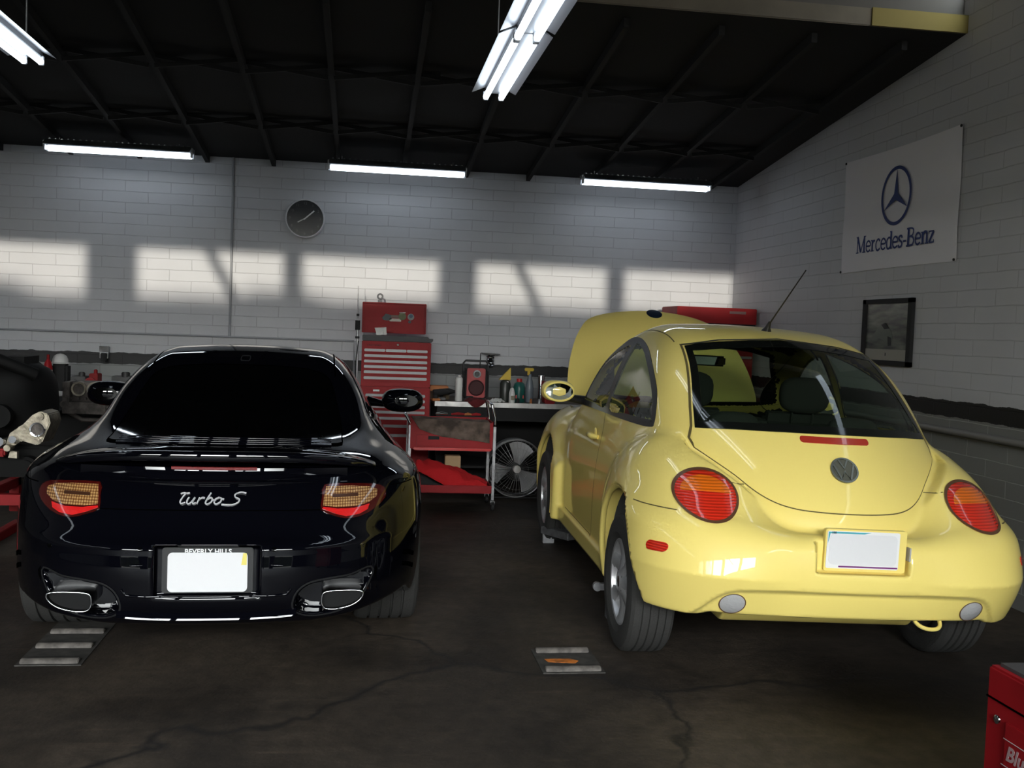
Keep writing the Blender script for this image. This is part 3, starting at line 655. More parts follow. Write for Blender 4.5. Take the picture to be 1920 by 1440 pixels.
def tyre_mb(R, W, n=72):
    h = W/2; g = []
    def P(x, r): g.append((r, x))
    ri = R-.118 if R < .325 else R-.095
    P(-h+.012, ri); P(-h-.004, ri+.03); P(-h-.006, R-.05); P(-h+.004, R-.018); P(-h+.018, R-.004)
    for gx in (-.26, -.09, .09, .26):
        c = gx*W; P(c-.0065, R); P(c-.004, R-.009); P(c+.004, R-.009); P(c+.0065, R)
    P(h-.018, R-.004); P(h-.004, R-.018); P(h+.006, R-.05); P(h+.004, ri+.03); P(h-.012, ri)
    return g
def make_wheel(car, x, y, side, R, W, style, rimR, M_rim):
    """side -1: outer face looks to -x"""
    o = x; s = side
    # rim barrel and lip
    rb = MB(); h = W/2-.012
    rb.lathe((o, y, R), [(rimR, -s*h), (rimR-.012, -s*(h-.01)), (rimR-.03, -s*(h-.03)), (rimR-.03, s*(h-.05)), (rimR-.016, s*(h-.022)), (rimR-.012, s*(h-.004)), (rimR+.004, s*(h+.002)), (rimR+.004, s*(h-.012))], 'x', 64)
    n = 7 if style == 'seven' else 5
    f = o+s*(h-.012)
    for k in range(n):
        a = 2*PI*k/n+.35; ca, sa = math.cos(a), math.sin(a); ta, tb = -sa, ca
        V = []
        for rr, w, dx, th in ((.035, .036, .012, .035), (.075, .030, -.004, .032), (rimR*.6, .024, -.012, .03), (rimR-.03, .034, -.006, .024), (rimR-.012, .05, .0, .015)):
            if style != 'seven': w *= 1.25
            for sw, dd in ((-1, 0), (-.55, -.008), (.55, -.008), (1, 0), (.8, 1), (-.8, 1)):
                V.append((f+s*dx-s*(th if dd == 1 else -(-dd)) + (0 if dd == 1 else 0), y+rr*ca+sw*w*ta, R+rr*sa+sw*w*tb))
        F = []
        for i in range(4):
            for q in range(6): F.append((i*6+q, i*6+(q+1) % 6, (i+1)*6+(q+1) % 6, (i+1)*6+q))
        F += [tuple(range(6)), tuple(range(24, 30))]
        rb.add(V, F)
    rb.lathe((o, y, R), [(0.0005, s*(h-.004)), (.03, s*(h-.006)), (.06, s*(h-.01)), (.068, s*(h-.03)), (.068, s*(h-.06))], 'x', 40)
    w = rb.obj('wheel', M_rim, car.root, autos=40)
    tag(w, None)
    MB().lathe((o, y, R), [(r, q*s) for r, q in tyre_mb(R, W)], 'x', 96).obj('tyre', M_rub, w, autos=25)
    cp = MB().cyl((o+s*(h+.001), y, R), .028, .008, 'x', 28)
    cp.obj('hub_cap', M_chr, w, bevel=.002)
    bl = MB()
    for k in range(5): a = 2*PI*k/5; MB().cyl((o+s*(h-.006), y+.05*math.cos(a), R+.05*math.sin(a)), .008, .014, 'x', 10).obj('lug_bolt', M_dkm, w)
    MB().cyl((o-s*.02, y, R), .135, .02, 'x', 40).obj('brake_disc', M_dkm, w, bevel=.003)
    return w

# ------------------------------------------------------------------ yellow car, assembled
beet = Car('car', 2.038, 4.630, math.radians(-1.904), math.radians(1.397), 'yellow rounded hatchback with its bonnet raised, parked beside the right-hand wall'.replace('right-hand wall', 'banner wall'))
GL = np.array([(0,1.468),(.16,1.458),(.31,1.444),(.42,1.428),(.482,1.412),(.497,1.33),(.515,1.24),(.537,1.13),(.548,1.045),(.4,1.056),(.2,1.063),(0,1.066)])
GL = np.concatenate([GL, mirr(GL)[::-1][1:-1]])
QW = cr([(1.055,1.022),(.62,1.028),(.215,1.034),(.19,1.05),(.225,1.115),(.31,1.19),(.47,1.276),(.70,1.354),(.92,1.404),(1.07,1.424),(1.10,1.40),(1.085,1.24)], True, 4)
DW = cr([(1.16,1.025),(1.50,1.022),(1.82,1.022),(1.86,1.045),(1.78,1.15),(1.66,1.262),(1.48,1.345),(1.28,1.398),(1.20,1.405),(1.175,1.38),(1.165,1.2)], True, 4)
SW = cr([(1.04,1.003),(.6,1.006),(.2,1.012),(.15,1.04),(.20,1.13),(.29,1.212),(.46,1.297),(.70,1.375),(.95,1.425),(1.15,1.444),(1.38,1.436),(1.6,1.375),(1.8,1.27),(1.97,1.12),(2.05,1.01),(1.95,.998),(1.5,1.0)], True, 4)
WS = np.array([(0,1.455),(.3,1.44),(.47,1.40),(.56,1.25),(.63,1.06),(.5,1.02),(.2,.995),(0,.99)]); WS = np.concatenate([WS, mirr(WS)[::-1][1:-1]])
HOOD = cr([(0,2.37),(.35,2.39),(.62,2.42),(.69,2.50),(.68,2.7),(.63,2.92),(.565,3.08),(.49,3.19),(.38,3.235),(.18,3.255),(0,3.26)], False, 4); HOOD = np.concatenate([HOOD, mirr(HOOD)[::-1][1:-1]])
PK = (.20, .536, .74)
def bt_FP(x, y, z):
    f = bt_F(x, y, z)
    pk = np.maximum(np.maximum(np.abs(x)-.195, np.abs(z-.64)-.104), y+.712)
    return smax(f, -pk, .012)
V, Q = isosurface(bt_FP, (-.96, -.85, .1), (.96, 3.45, 1.62), .0155)
cen = V[Q].mean(1)
def winmask(cen, d=.014, hood=True):
    cut = inpoly(cen[:, [0, 2]], inset(GL, d)) & (cen[:, 1] < .55)
    cut |= inpoly(cen[:, [0, 2]], inset(WS, d)) & (cen[:, 1] > 1.5)
    cut |= (inpoly(cen[:, [1, 2]], inset(QW, d)) | inpoly(cen[:, [1, 2]], inset(DW, d))) & (np.abs(cen[:, 0]) > .4)
    if hood: cut |= inpoly(cen[:, :2], inset(HOOD, .03)) & (cen[:, 2] > .62)
    return cut
cut = winmask(cen); N = normals(bt_FP, V)
DOOR = np.array([(1.11,1.02),(.99,.873),(.967,.72),(.976,.54),(.987,.322),(1.9,.322),(1.93,.36),(1.90,.56),(1.93,.77),(2.06,.93),(2.10,1.0),(1.95,1.19),(1.75,1.33),(1.5,1.42),(1.16,1.46)])
isdoor = inpoly(cen[:, [1, 2]], DOOR) & (np.abs(cen[:, 0]) > .45) & ~cut
SEAMZ = .731
isbump = (cen[:, 1] < -.20) & (cen[:, 2] < SEAMZ) & (cen[:, 1] < .2) & ~cut
def sub(name, keep, parent=None, m_=M_yel):
    v, q, u = submesh(V, Q, keep); return beet.part(name, v, q, m_, parent, N[u])
body = sub('body', ~cut & ~isdoor & ~isbump)
bumper = sub('rear_bumper', isbump)
door_l = sub('side_door', isdoor & (cen[:, 0] < 0)); door_r = sub('side_door', isdoor & (cen[:, 0] > 0))
# panel gaps
for sd, dr in (('left', door_l), ('right', door_r)):
    beet.ribbon('door_gap', bt_FP, sd, cr([(1.115,1.005),(1.03,.93),(.985,.86),(.967,.72),(.972,.54),(.987,.33),(1.05,.318),(1.5,.318),(1.9,.318)], False, 5), M_gapy, dr, w=.006)
beet.ribbon('bumper_seam', bt_FP, 'left', [(-.262,.728),(-.35,.728),(-.46,.730),(-.52,.731)], M_gapy, bumper, w=.004)
beet.ribbon('bumper_seam', bt_FP, 'right', [(-.262,.728),(-.35,.728),(-.46,.730),(-.52,.731)], M_gapy, bumper, w=.004)
for s in (1, -1):
    beet.ribbon('bumper_seam', bt_FP, 'rear', [(s*.475,.848),(s*.44,.842),(s*.405,.838)], M_gapy, bumper, w=.003)
    beet.ribbon('roof_seam', bt_FP, 'top', [(s*.475,1.5),(s*.487,1.2),(s*.497,.82),(s*.508,.49)], M_gapy, body, w=.005)
# liner of the cabin
def bt_lin(x, y, z): return smax(bt_cabin(x, y, z)+.045, .40-z, .02)
v_, q_ = isosurface(bt_lin, (-.9, -.75, .3), (.9, 2.3, 1.6), .03); c_ = v_[q_].mean(1); k_ = ~winmask(c_, -.035, False) & (c_[:, 1] < 2.25)
v2, q2, u2 = submesh(v_, q_, k_); beet.part('headliner', v2, q2, M_int, None, normals(bt_lin, v_)[u2])
# tailgate with its glass
HP = cr([(0,.758),(.12,.759),(.22,.764),(.297,.781),(.365,.816),(.435,.873),(.505,.922),(.562,.962)], False, 4)
hl = np.concatenate([HP, [(.566,1.0),(.551,1.038)], [(.4,1.049),(.2,1.056),(0,1.059)]]); hl = np.concatenate([hl, mirr(hl)[::-1][1:-1]])
hatch = beet.patch('tailgate', bt_cabin, 'rear', hl, M_yel, off=.003, thick=.02)
gl = beet.patch('rear_window', bt_cabin, 'rear', GL, M_gls, hatch, off=.002, thick=.004)
beet.patch('window_border', bt_cabin, 'rear', GL, M_frit, hatch, holes=[inset(GL, .030)], off=.0035, thick=.004)
hg = np.concatenate([HP, [(.576,1.0),(.560,1.05),(.548,1.13),(.526,1.24),(.508,1.33),(.492,1.42)]])
for s in (1, -1): beet.ribbon('tailgate_gap', bt_cabin, 'rear', hg*np.array([s, 1]), M_gapy, hatch, w=.009, off=.0022)
beet.ribbon('tailgate_gap', bt_cabin, 'rear', [(-.49,1.418),(-.31,1.452),(0,1.475),(.31,1.452),(.49,1.418)], M_gap, hatch, w=.006, off=.0022)
M_brk = mat('brake_red', (.42, .035, .02), rough=.25, coat=1.)
bl_ = rrect(-.155, .155, 1.026, 1.0515, .0125); b_ = beet.patch('brake_lamp', bt_cabin, 'rear', bl_, M_brk, hatch, off=.006, thick=.006); tag(b_, 'long narrow red brake lamp')
fr = frame_on(bt_cabin, 'rear', (0, .923), .004); e = MB()
M_emb = mat('emblem_chrome', (.24, .24, .20), rough=.22, metal=1.); M_embd = mat('emblem_ground', (.13, .13, .10), rough=.4, metal=.5)
e.add([(0.0605*math.cos(a), -d, .0605*math.sin(a)) for d in (0, .004) for a in np.linspace(0, 2*PI, 41)[:-1]], [tuple(range(40)), tuple(range(79, 39, -1))]+[(i, (i+1) % 40, 40+(i+1) % 40, 40+i) for i in range(40)])
eo = e.obj('emblem_plate', M_embd, hatch, xf=lambda v: beet.xf(fr([v])[0])); e = MB(); e.add(*stroke(circ(0, 0, .057, 48)[:-1], .008, .003, .008, True))
e.add(*stroke([(-.020,.051),(0,.008),(.020,.051)], .0085, .004, .008)); e.add(*stroke([(-.046,.030),(-.020,-.046),(0,-.006),(.020,-.046),(.046,.030)], .0085, .004, .008))
e.obj('emblem', M_emb, hatch, xf=lambda v: beet.xf(fr([v])[0]))
wp = MB()
for x_ in (-.26, -.14, .20, .31): wp.box((x_, 0, 0), (.004, .003, .02))
# tail lamps
def lamp_mat(name, top, bot, zc, h):
    M = mat(name, bot, rough=.2, coat=1.); nt = M.node_tree; b = nt.nodes['Principled BSDF']; tc = nt.nodes.new('ShaderNodeTexCoord'); sp = nt.nodes.new('ShaderNodeSeparateXYZ')
    nt.links.new(tc.outputs['Object'], sp.inputs[0]); rp = nt.nodes.new('ShaderNodeMapRange'); rp.inputs[1].default_value = zc; rp.inputs[2].default_value = zc+.004
    nt.links.new(sp.outputs['Z'], rp.inputs[0]); mx = nt.nodes.new('ShaderNodeMix'); mx.data_type = 'RGBA'; mx.inputs[6].default_value = (*bot, 1); mx.inputs[7].default_value = (*top, 1)
    nt.links.new(rp.outputs[0], mx.inputs[0])
    wv = nt.nodes.new('ShaderNodeTexWave'); wv.bands_direction = 'Z'; wv.inputs['Scale'].default_value = h; nt.links.new(tc.outputs['Object'], wv.inputs['Vector'])
    bp = nt.nodes.new('ShaderNodeBump'); bp.inputs['Strength'].default_value = .35; bp.inputs['Distance'].default_value = .004; nt.links.new(wv.outputs['Fac'], bp.inputs['Height']); nt.links.new(bp.outputs[0], b.inputs['Normal'])
    m2 = nt.nodes.new('ShaderNodeMix'); m2.data_type = 'RGBA'; m2.blend_type = 'MULTIPLY'; m2.inputs[0].default_value = .45
    nt.links.new(mx.outputs[2], m2.inputs[6]); nt.links.new(wv.outputs['Color'], m2.inputs[7]); nt.links.new(m2.outputs[2], b.inputs['Base Color']); return M
M_tl = lamp_mat('tail_lens', (.72, .03, .012), (.72, .03, .012), .8, 30)
M_or = lamp_mat('indicator_lens', (.85, .17, .01), (.85, .17, .01), .8, 30)
M_ring = mat('lamp_ring', (.10, .045, .02), rough=.4)
for s in (-1, 1):
    c_ = (s*.592, .796); L_ = ell(c_[0], c_[1], .122, .090, 48, s*-.10)
    dm = lambda P, c=c_: .016*np.clip(1-((P[:, 0]-c[0])/.122)**2-((P[:, 1]-c[1])/.09)**2, 0, 1)**.8
    tl = beet.patch('tail_light', bt_FP, 'rear', L_, M_tl, bumper if False else None, off=.004, thick=.02, dome=dm, step=.012)
    tag(tl, 'round red and orange tail lamp')
    up = [p for p in ell(c_[0], c_[1], .098, .066, 48, 0) if p[1] >= c_[1]+.006]; up = sorted(up, key=lambda p: p[0]); up = np.array([(up[0][0], c_[1]+.004)]+up+[(up[-1][0], c_[1]+.004)])
    beet.patch('indicator_lens', bt_FP, 'rear', up, M_or, tl, off=.0052, thick=.004, dome=dm, step=.012)
    beet.ribbon('lamp_ring', bt_FP, 'rear', ell(c_[0], c_[1], .124, .092, 64, s*-.10), M_ring, tl, w=.010, off=.007, closed=True, step=.012)
M_rl = mat('reversing_lens', (.42, .42, .42), rough=.25, coat=1., bump=.4, bscale=60)
for s in (-1, 1):
    dm = lambda P, s=s: .008*np.clip(1-((P[:, 0]-s*.512)/.05)**2-((P[:, 1]-.388)/.044)**2, 0, 1)
    r_ = beet.patch('reversing_light', bt_FP, 'rear', ell(s*.512, .388, .050, .044, 40), M_rl, bumper, off=.003, dome=dm, step=.012); tag(r_, 'round grey reversing lamp')
    beet.ribbon('lamp_ring', bt_FP, 'rear', ell(s*.512, .388, .051, .045, 48), M_ring, bumper, w=.004, off=.004, closed=True)
    sm = rrect(-.598, -.500, .563, .603, .0195, 6); sm[:, 1] += (sm[:, 0]+.55)*-.05
    q_ = beet.patch('side_reflector', bt_FP, 'left' if s < 0 else 'right', sm, M_tl, bumper, off=.004, step=.01); tag(q_, 'small red side reflector')
# plate in its recess
pl = MB(); pl.prism(rrect(-.1535, .1535, .557, .709, .008), -.734, -.731, 'y')
pl_o = beet.mb('license_plate', pl, M_white, bumper); tag(pl_o, 'blanked-out grey license plate with white edge')
beet.mb('plate_face', MB().prism(rrect(-.143, .143, .572, .697, .02), -.7355, -.734, 'y'), M_plate, pl_o)
beet.mb('plate_stripe', MB().prism(rrect(-.10, .150, .562, .568, .001), -.7358, -.734, 'y'), mat('plate_purple', (.16, .02, .16), rough=.5), pl_o)
beet.mb('plate_stripe', MB().prism([(-.15,.66),(-.15,.705),(.03,.706),(.0,.699),(-.143,.699),(-.146,.68)], -.7352, -.734, 'y'), mat('plate_teal', (.05, .38, .45), rough=.5), pl_o)
V_, F_ = text_mesh('188', .014, .0004); q = MB().add([(v[0]-.128, v[1]-.7360, v[2]+.702) for v in V_], F_); beet.mb('plate_sticker', q, M_blk, pl_o)
beet.mb('plate_bracket', MB().prism(rrect(-.16, .185, .545, .716, .01), -.731, -.705, 'y'), M_yel, bumper, bevel=.002)
beet.mb('plate_lamp', MB().box((.194, -.735, .625), (.006, .03, .055)), M_rl, bumper)
# side glass and its seals
for sd, s in (('left', -1), ('right', 1)):
    beet.patch('window_seal', bt_cabin, sd, SW, M_blk, body, holes=[inset(QW, .012), inset(DW, .012)], off=.003, thick=.01, tmax=1.5, step=.03)
    beet.patch('quarter_window', bt_cabin, sd, QW, glass_mat('quarter_glass', (.50, .62, .56)), body, off=.0015, thick=.003, tmax=1.5)
    beet.patch('door_window', bt_cabin, sd, DW, M_gl2, door_l if s < 0 else door_r, off=.0, thick=.003, tmax=1.5)
    # handle
    P = shoot(bt_FP, [(1.17, .863)], sd)[0]; h = MB(); h.tube([(P[0]+s*.004, 1.26, .862), (P[0]+s*.03, 1.235, .864), (P[0]+s*.034, 1.16, .866), (P[0]+s*.03, 1.09, .866), (P[0]+s*.004, 1.06, .866)], [.012, .014, .015, .017, .012], 10)
    h.lathe((P[0]+s*.004, 1.165, .865), [(.001, s*.003), (.035, s*.003), (.045, 0), (.047, -s*.004)], 'x', 24)
    beet.mb('door_handle', h, M_yel, door_l if s < 0 else door_r, autos=60)
    # mirror
    mc = np.array((s*.885, 1.80, 1.075)); mb_ = MB(); mb_.blob((mc[0], mc[1]+.045, mc[2]), (.105, .085, .068), 1, 0, 24, 2.6)
    mo = beet.mb('door_mirror', mb_, M_yel, door_l if s < 0 else door_r, autos=60)
    beet.mb('mirror_arm', MB().tube([(s*.70, 1.90, 1.02), (s*.78, 1.86, 1.03), (s*.85, 1.85, 1.05)], [.03, .025, .03], 12), M_blk, mo)
    g_ = ell(mc[0], mc[2], .090, .054, 36); gm = MB().prism(g_, mc[1]-.036, mc[1]-.02, 'y'); beet.mb('mirror_glass', gm, M_mir, mo)
    beet.mb('mirror_rim', MB().tube([(a, mc[1]-.032, b) for a, b in ell(mc[0], mc[2], .094, .058, 36)], .008, 8, closed=True), M_yel, mo)
beet.patch('windscreen', bt_cabin, 'front', WS, M_gl2, body, off=.002, thick=.004)
beet.patch('windscreen_border', bt_cabin, 'front', WS, M_blk, body, holes=[inset(WS, .04)], off=.004, thick=.004)
# arch lips
for y0, nm in ((0, 'r'), (2.508, 'f')):
    for s in (-1, 1):
        pts = []
        for a in np.linspace(-8, 188, 60):
            a = math.radians(a); yy = y0+.437*math.cos(a); zz = .31+.437*math.sin(a)
            if zz < .235 or (y0 == 0 and yy < 0 and zz < .345): continue
            p = shoot(bt_FP, [(y0+.462*math.cos(a), .31+.462*math.sin(a))], 'left' if s < 0 else 'right')[0]
            pts.append((p[0]-s*.012, yy, zz))
        if len(pts) > 4:
            P_ = np.array(pts); 
            for _ in range(3): P_[1:-1, 0] = (P_[:-2, 0]+2*P_[1:-1, 0]+P_[2:, 0])/4
            beet.mb('arch_lip', MB().tube(P_, .0155, 12), M_yel, bumper if False else body, autos=60)
        lin_ = MB(); prof = [(.43, 0), (.43, .26)]
        V_ = []; F_ = []; ar = np.linspace(math.radians(4), math.radians(174), 24)
        for a in ar: V_ += [(s*.79, y0+.425*math.cos(a), .31+.425*math.sin(a)), (s*.46, y0+.425*math.cos(a), .31+.425*math.sin(a))]
        for i in range(23): F_.append((2*i, 2*i+1, 2*i+3, 2*i+2))
        lin_.add(V_, F_); beet.mb('wheel_arch_liner', lin_, mat('arch_liner', (.05, .05, .048), rough=.9), body)
M_beetrim = M_alu
for y_ in (0, 2.508):
    for s in (-1, 1): make_wheel(beet, s*.735, y_, s, .318, .205, 'seven', .205, M_alu)
# underside, tailpipe, suspension pieces
u = MB(); u.box((0, 1.35, .32), (1.1, 3.0, .08)); u.box((0, -.30, .40), (.8, .45, .06)); u.cyl((0, 0, .30), .04, 1.3, 'x', 14)
beet.mb('underbody', u, mat('underbody', (.015, .015, .014), rough=.9), None)
t_ = MB(); t_.tube([(.33, -.40, .37), (.33, -.56, .365), (.33, -.62, .36)], .026, 16); beet.mb('tail_pipe', t_, M_dkm, None)
t_ = MB(); t_.tube(cr([(.285, -.62, .36), (.29, -.66, .325), (.31, -.685, .311), (.345, -.69, .306), (.375, -.685, .311), (.395, -.66, .325), (.40, -.62, .36)], False, 4), .0085, 10); beet.mb('tow_loop', t_, M_yel, bumper)
# aerial
t_ = MB(); t_.tube([(.02, .62, 1.505), (.02, .60, 1.535), (.02, .575, 1.565)], [.034, .015, .007], 14); an = beet.mb('aerial_base', t_, M_blk, body)
beet.mb('aerial', MB().tube([(.02, .58, 1.555), (.03, .16, 1.815)], [.0042, .0030], 8), M_blk, body)
# bonnet, swung up about its rear edge
r = patch(bt_cabin, 'top', HOOD, off=.004, thick=.018, step=.03, start=1.6); ph = math.radians(64.5); hy, hz = 2.37, .985
def swing(P): P = np.array(P, float); y, z = P[:, 1]-hy, P[:, 2]-hz; return np.stack([P[:, 0], hy+y*math.cos(ph)-z*math.sin(ph), hz+y*math.sin(ph)+z*math.cos(ph)], 1)
def swingN(P): P = np.array(P, float); return np.stack([P[:, 0], P[:, 1]*math.cos(ph)-P[:, 2]*math.sin(ph), P[:, 1]*math.sin(ph)+P[:, 2]*math.cos(ph)], 1)
hood = beet.part('bonnet', swing(r[0]), r[1], M_yel, None, swingN(r[2])); tag(hood, 'raised yellow bonnet')
r = patch(bt_cabin, 'top', inset(HOOD, .01), off=-.016, thick=.004, step=.04, start=1.6); beet.part('bonnet_underside', swing(r[0]), r[1], M_inl, hood, swingN(r[2]))
r = patch(bt_cabin, 'top', ell(0, 3.228, .06, .05, 32), off=.006, thick=.006, step=.015, start=1.6); beet.part('bonnet_emblem', swing(r[0]), r[1], mat('emblem_blue', (.03, .05, .10), rough=.25, metal=.6), hood, swingN(r[2]))
beet.mb('bonnet_stay', MB().tube([(-.5, 2.9, .80), (-.42, 2.80, 1.38)], .006, 8), M_blk, None)
en = MB(); en.box((.02, 2.72, .66), (.55, .42, .26)); en.box((-.3, 2.5, .70), (.22, .18, .2)); en.cyl((.35, 2.9, .72), .07, .2, 'z'); en.tube([(-.3, 2.95, .7), (0, 3.0, .78), (.3, 2.9, .75)], .035, 12)
beet.mb('engine', en, M_dkm, None, bevel=.01)
for s in (-1, 1): beet.patch('headlight', bt_F, 'front', ell(s*.56, .66, .11, .11, 32), M_chr, body, off=.004)
# interior
def seat(x, y, zb=.42):
    b_ = MB(); b_.box((x, y, zb), (.50, .50, .16), (.06, 0, 0)); b_.box((x, y-.30, zb+.36), (.48, .14, .62), (.28, 0, 0)); o = beet.mb('front_seat', b_, M_int, None, bevel=.05, seg=4, autos=60)
    h = MB(); h.blob((x, y-.42, zb+.76), (.14, .055, .10), 3, 0, 20, 3.0); h.tube([(x-.06, y-.41, zb+.6), (x-.06, y-.42, zb+.72)], .007, 6); h.tube([(x+.06, y-.41, zb+.6), (x+.06, y-.42, zb+.72)], .007, 6)
    beet.mb('headrest', h, M_int, o, autos=60)
seat(-.33, 1.22); seat(.33, 1.22)
b_ = MB(); b_.box((0, .42, .52), (1.15, .45, .16)); b_.box((0, .18, .72), (1.15, .12, .45), (.3, 0, 0)); o = beet.mb('rear_seat', b_, M_int, None, bevel=.04, seg=3, autos=60)
for x_ in (-.3, .3): beet.mb('headrest', MB().blob((x_, .10, 1.03), (.13, .05, .085), 3, 0, 18, 3.), M_int, o, autos=60)
b_ = MB(); b_.box((0, -.1, .80), (1.0, .50, .025), (.03, 0, 0)); beet.mb('parcel_shelf', b_, M_inl, None, bevel=.008)
b_ = MB(); b_.blob((0, 1.95, .86), (.66, .24, .13), 2, 0, 28, 3.); o = beet.mb('dashboard', b_, M_inl, None, autos=60)
sw_ = MB(); c0 = np.array((-.33, 1.68, .90)); ax = [(c0[0]+.185*math.cos(a), c0[1]+.08*math.sin(a)*1.0, c0[2]+.165*math.sin(a)) for a in np.linspace(0, 2*PI, 41)[:-1]]
sw_.tube(ax, .014, 10, closed=True); sw_.tube([ax[0], c0+np.array((0, .03, 0)), ax[20]], .014, 8); sw_.tube([c0+np.array((0, .03, 0)), (c0[0], c0[1]+.22, c0[2]-.06)], .03, 10); beet.mb('steering_wheel', sw_, M_blk, o, autos=60)
mr = MB(); mr.box((.0, 1.55, 1.33), (.22, .03, .065)); mo = beet.mb('interior_mirror', mr, M_blk, None, bevel=.012, seg=3); beet.mb('mirror_glass', MB().prism(rrect(-.10, .10, 1.305, 1.355, .02), 1.531, 1.5345, 'y'), M_mir, mo)
# ================================================================== black coupe
pr_prof = polar(1.2, .45, [(3.28,.22),(3.30,.42),(3.20,.60),(2.95,.75),(2.6,.86),(2.35,.93),(2.2,1.0),(1.98,1.135),(1.75,1.235),(1.5,1.30),(1.2,1.328),(.9,1.318),(.6,1.258),(.3,1.155),(.0,1.04),(-.3,.94),(-.55,.88),(-.75,.845),(-.88,.78),(-.92,.66),(-.93,.5),(-.92,.3)])
pr_W = spline([.2,.4,.6,.8,.88,.95,1.02,1.1,1.2,1.28,1.36], [.80,.845,.85,.82,.77,.722,.682,.64,.575,.515,.44])
def pr_cabin(x, y, z):
    ax = np.abs(x); x2 = x*x
    ye = y-.38*x2*sstep((1.1-y)/1.2)+.40*x2*sstep((y-1.3)/.9)
    f = pr_prof(ye, z+.11*x2); tp = 1-.19*np.clip((1.0-y)/1.3, 0, 2)**2
    return smax(f, (ax-pr_W(z)*tp)*.95, .10)
pr_yc = spline([.15,.25,.32,.42,.50,.548,.574,.598,.625,.65,.70,.75,.80,.85,.90], [-.90,-.985,-1.035,-1.06,-1.0615,-1.0555,-1.0492,-1.014,-.983,-.966,-.935,-.90,-.86,-.82,-.78])
pr_a = spline([.15,.25,.35,.5,.65,.8,.9], [.84,.895,.925,.932,.925,.895,.85])
def pr_lower(x, y, z):
    ax = np.abs(x); ys = -.2; b = ys-pr_yc(z); a = pr_a(z)
    g = ((ax/a)**2.9+(np.maximum(0, ys-y)/b)**2.9)**(1/2.9); f = (g-1)*.85
    f = np.where(y > ys, ax-a+.55*np.maximum(0, y-ys)**2, f)
    top = .845-.05*sstep((ax-.62)/.3)
    return smax(smax(f, z-top, .05), y-.9, .03)
def pr_hip(x, y, z): return ellip(x, y, z, (.50, -.02, .46), .40, .44, .93, 1.25, .455, 3.0, 0, 3.0)
def pr_ff(x, y, z): return ellip(x, y, z, (.46, 2.35, .40), .42, .44, 1.0, .80, .42, 3.0, 0, 2.6)
def pr_front(x, y, z):
    ax = np.abs(x); g = ((ax/.88)**2.8+(np.maximum(0, y-2.3)/.93)**2.8)**(1/2.8)
    return smax(smax((g-1)*.85, z-.52, .08), 1.8-y, .05)
def pr_arch(y, z): return np.minimum(np.hypot(y, z-.34)-.372, np.hypot(y-2.35, z-.335)-.368)
EXO = cr([(.345,.318),(.352,.375),(.395,.412),(.47,.425),(.56,.432),(.64,.45),(.625,.395),(.585,.335),(.50,.297),(.40,.290)], True, 5)
pr_ex = grid_sdf2(EXO, (0,.1), (1.1,.7), .008)
VAL = cr([(0,.365),(.20,.366),(.292,.370),(.312,.385),(.318,.44),(.318,.50),(.30,.515),(.15,.515),(0,.515)], False, 5); VAL = np.concatenate([VAL, mirr(VAL)[::-1][1:-1]])
def pr_F(x, y, z):
    x = np.asarray(x, float); y = np.asarray(y, float); z = np.asarray(z, float); ax = np.abs(x)
    xt = x/(1-.095*np.clip((.05-y)/.6, 0, 1.5)**1.3)
    low = smin(pr_hip(xt, y, z), pr_lower(xt, y, z), .06)
    f = smin(pr_cabin(x, y, z), low, .085)
    f = smin(f, smin(pr_ff(x, y, z), pr_front(x, y, z), .07), .04)
    sill = np.maximum(np.maximum(ax-.855, np.abs(z-.26)-.10), np.abs(y-1.2)-1.0); f = smin(f, sill, .05)
    zb = .16+.085*sstep((-.30-y)/.3)
    zb = np.where(y < -.2, zb+.05*sstep((ax-.35)/.5), zb)
    f = smax(f, zb-z, .02)
    f = smax(f, -np.maximum(pr_arch(y, z), .56-ax), .012)
    pk = np.maximum(np.maximum(ax-.20, np.abs(z-.476)-.098), y+1.015); f = smax(f, -pk, .014)
    # exhaust openings and corner vents
    ex = np.maximum(pr_ex(ax, z), y+.88); f = smax(f, -ex, .012)
    return f
# ------- assembled
pors = Car('car', -.620, 5.200, math.radians(1.877), 0., 'glossy black rear-engined coupe seen from behind, with round-cornered exhausts')
M_bp = mat('black_paint', (.0016, .0017, .0032), rough=.6, coat=1., coat_rough=.015, spec=0.)
M_bg = mat('black_glass', (.0008, .0009, .0010), rough=.04, spec=.55)
M_gapb = mat('black_gap', (.0008, .0008, .0008), rough=1., spec=0.)
def pr_top(x, y, z): return smin(pr_cabin(x, y, z), smin(pr_hip(x/(1-.095*np.clip((.05-y)/.6, 0, 1.5)**1.3), y, z), pr_lower(x, y, z), .06), .085)
V, Q = isosurface(pr_F, (-1.02, -1.15, .1), (1.02, 3.4, 1.42), .0155); N = normals(pr_F, V); cen = V[Q].mean(1)
PD = np.array([(.42,.30),(.40,.60),(.46,.85),(.50,.93),(.9,1.10),(1.5,1.25),(1.9,1.05),(2.02,.93),(2.0,.7),(1.90,.30)])
isd = inpoly(cen[:, [1, 2]], PD) & (np.abs(cen[:, 0]) > .55); isb = (cen[:, 1] < -.42) & (cen[:, 2] < .700) & ~isd
def psub(name, keep, parent=None, m_=M_bp): v, q, u = submesh(V, Q, keep); return pors.part(name, v, q, m_, parent, N[u])
pbody = psub('body', ~isd & ~isb); pbump = psub('rear_bumper', isb); pdl = psub('side_door', isd & (cen[:, 0] < 0)); pdr = psub('side_door', isd & (cen[:, 0] > 0))
pors.ribbon('panel_gap', pr_F, 'rear', [(-.43,.702),(-.2,.7015),(0,.7015),(.2,.7015),(.43,.702)], M_gapb, pbump, w=.004)
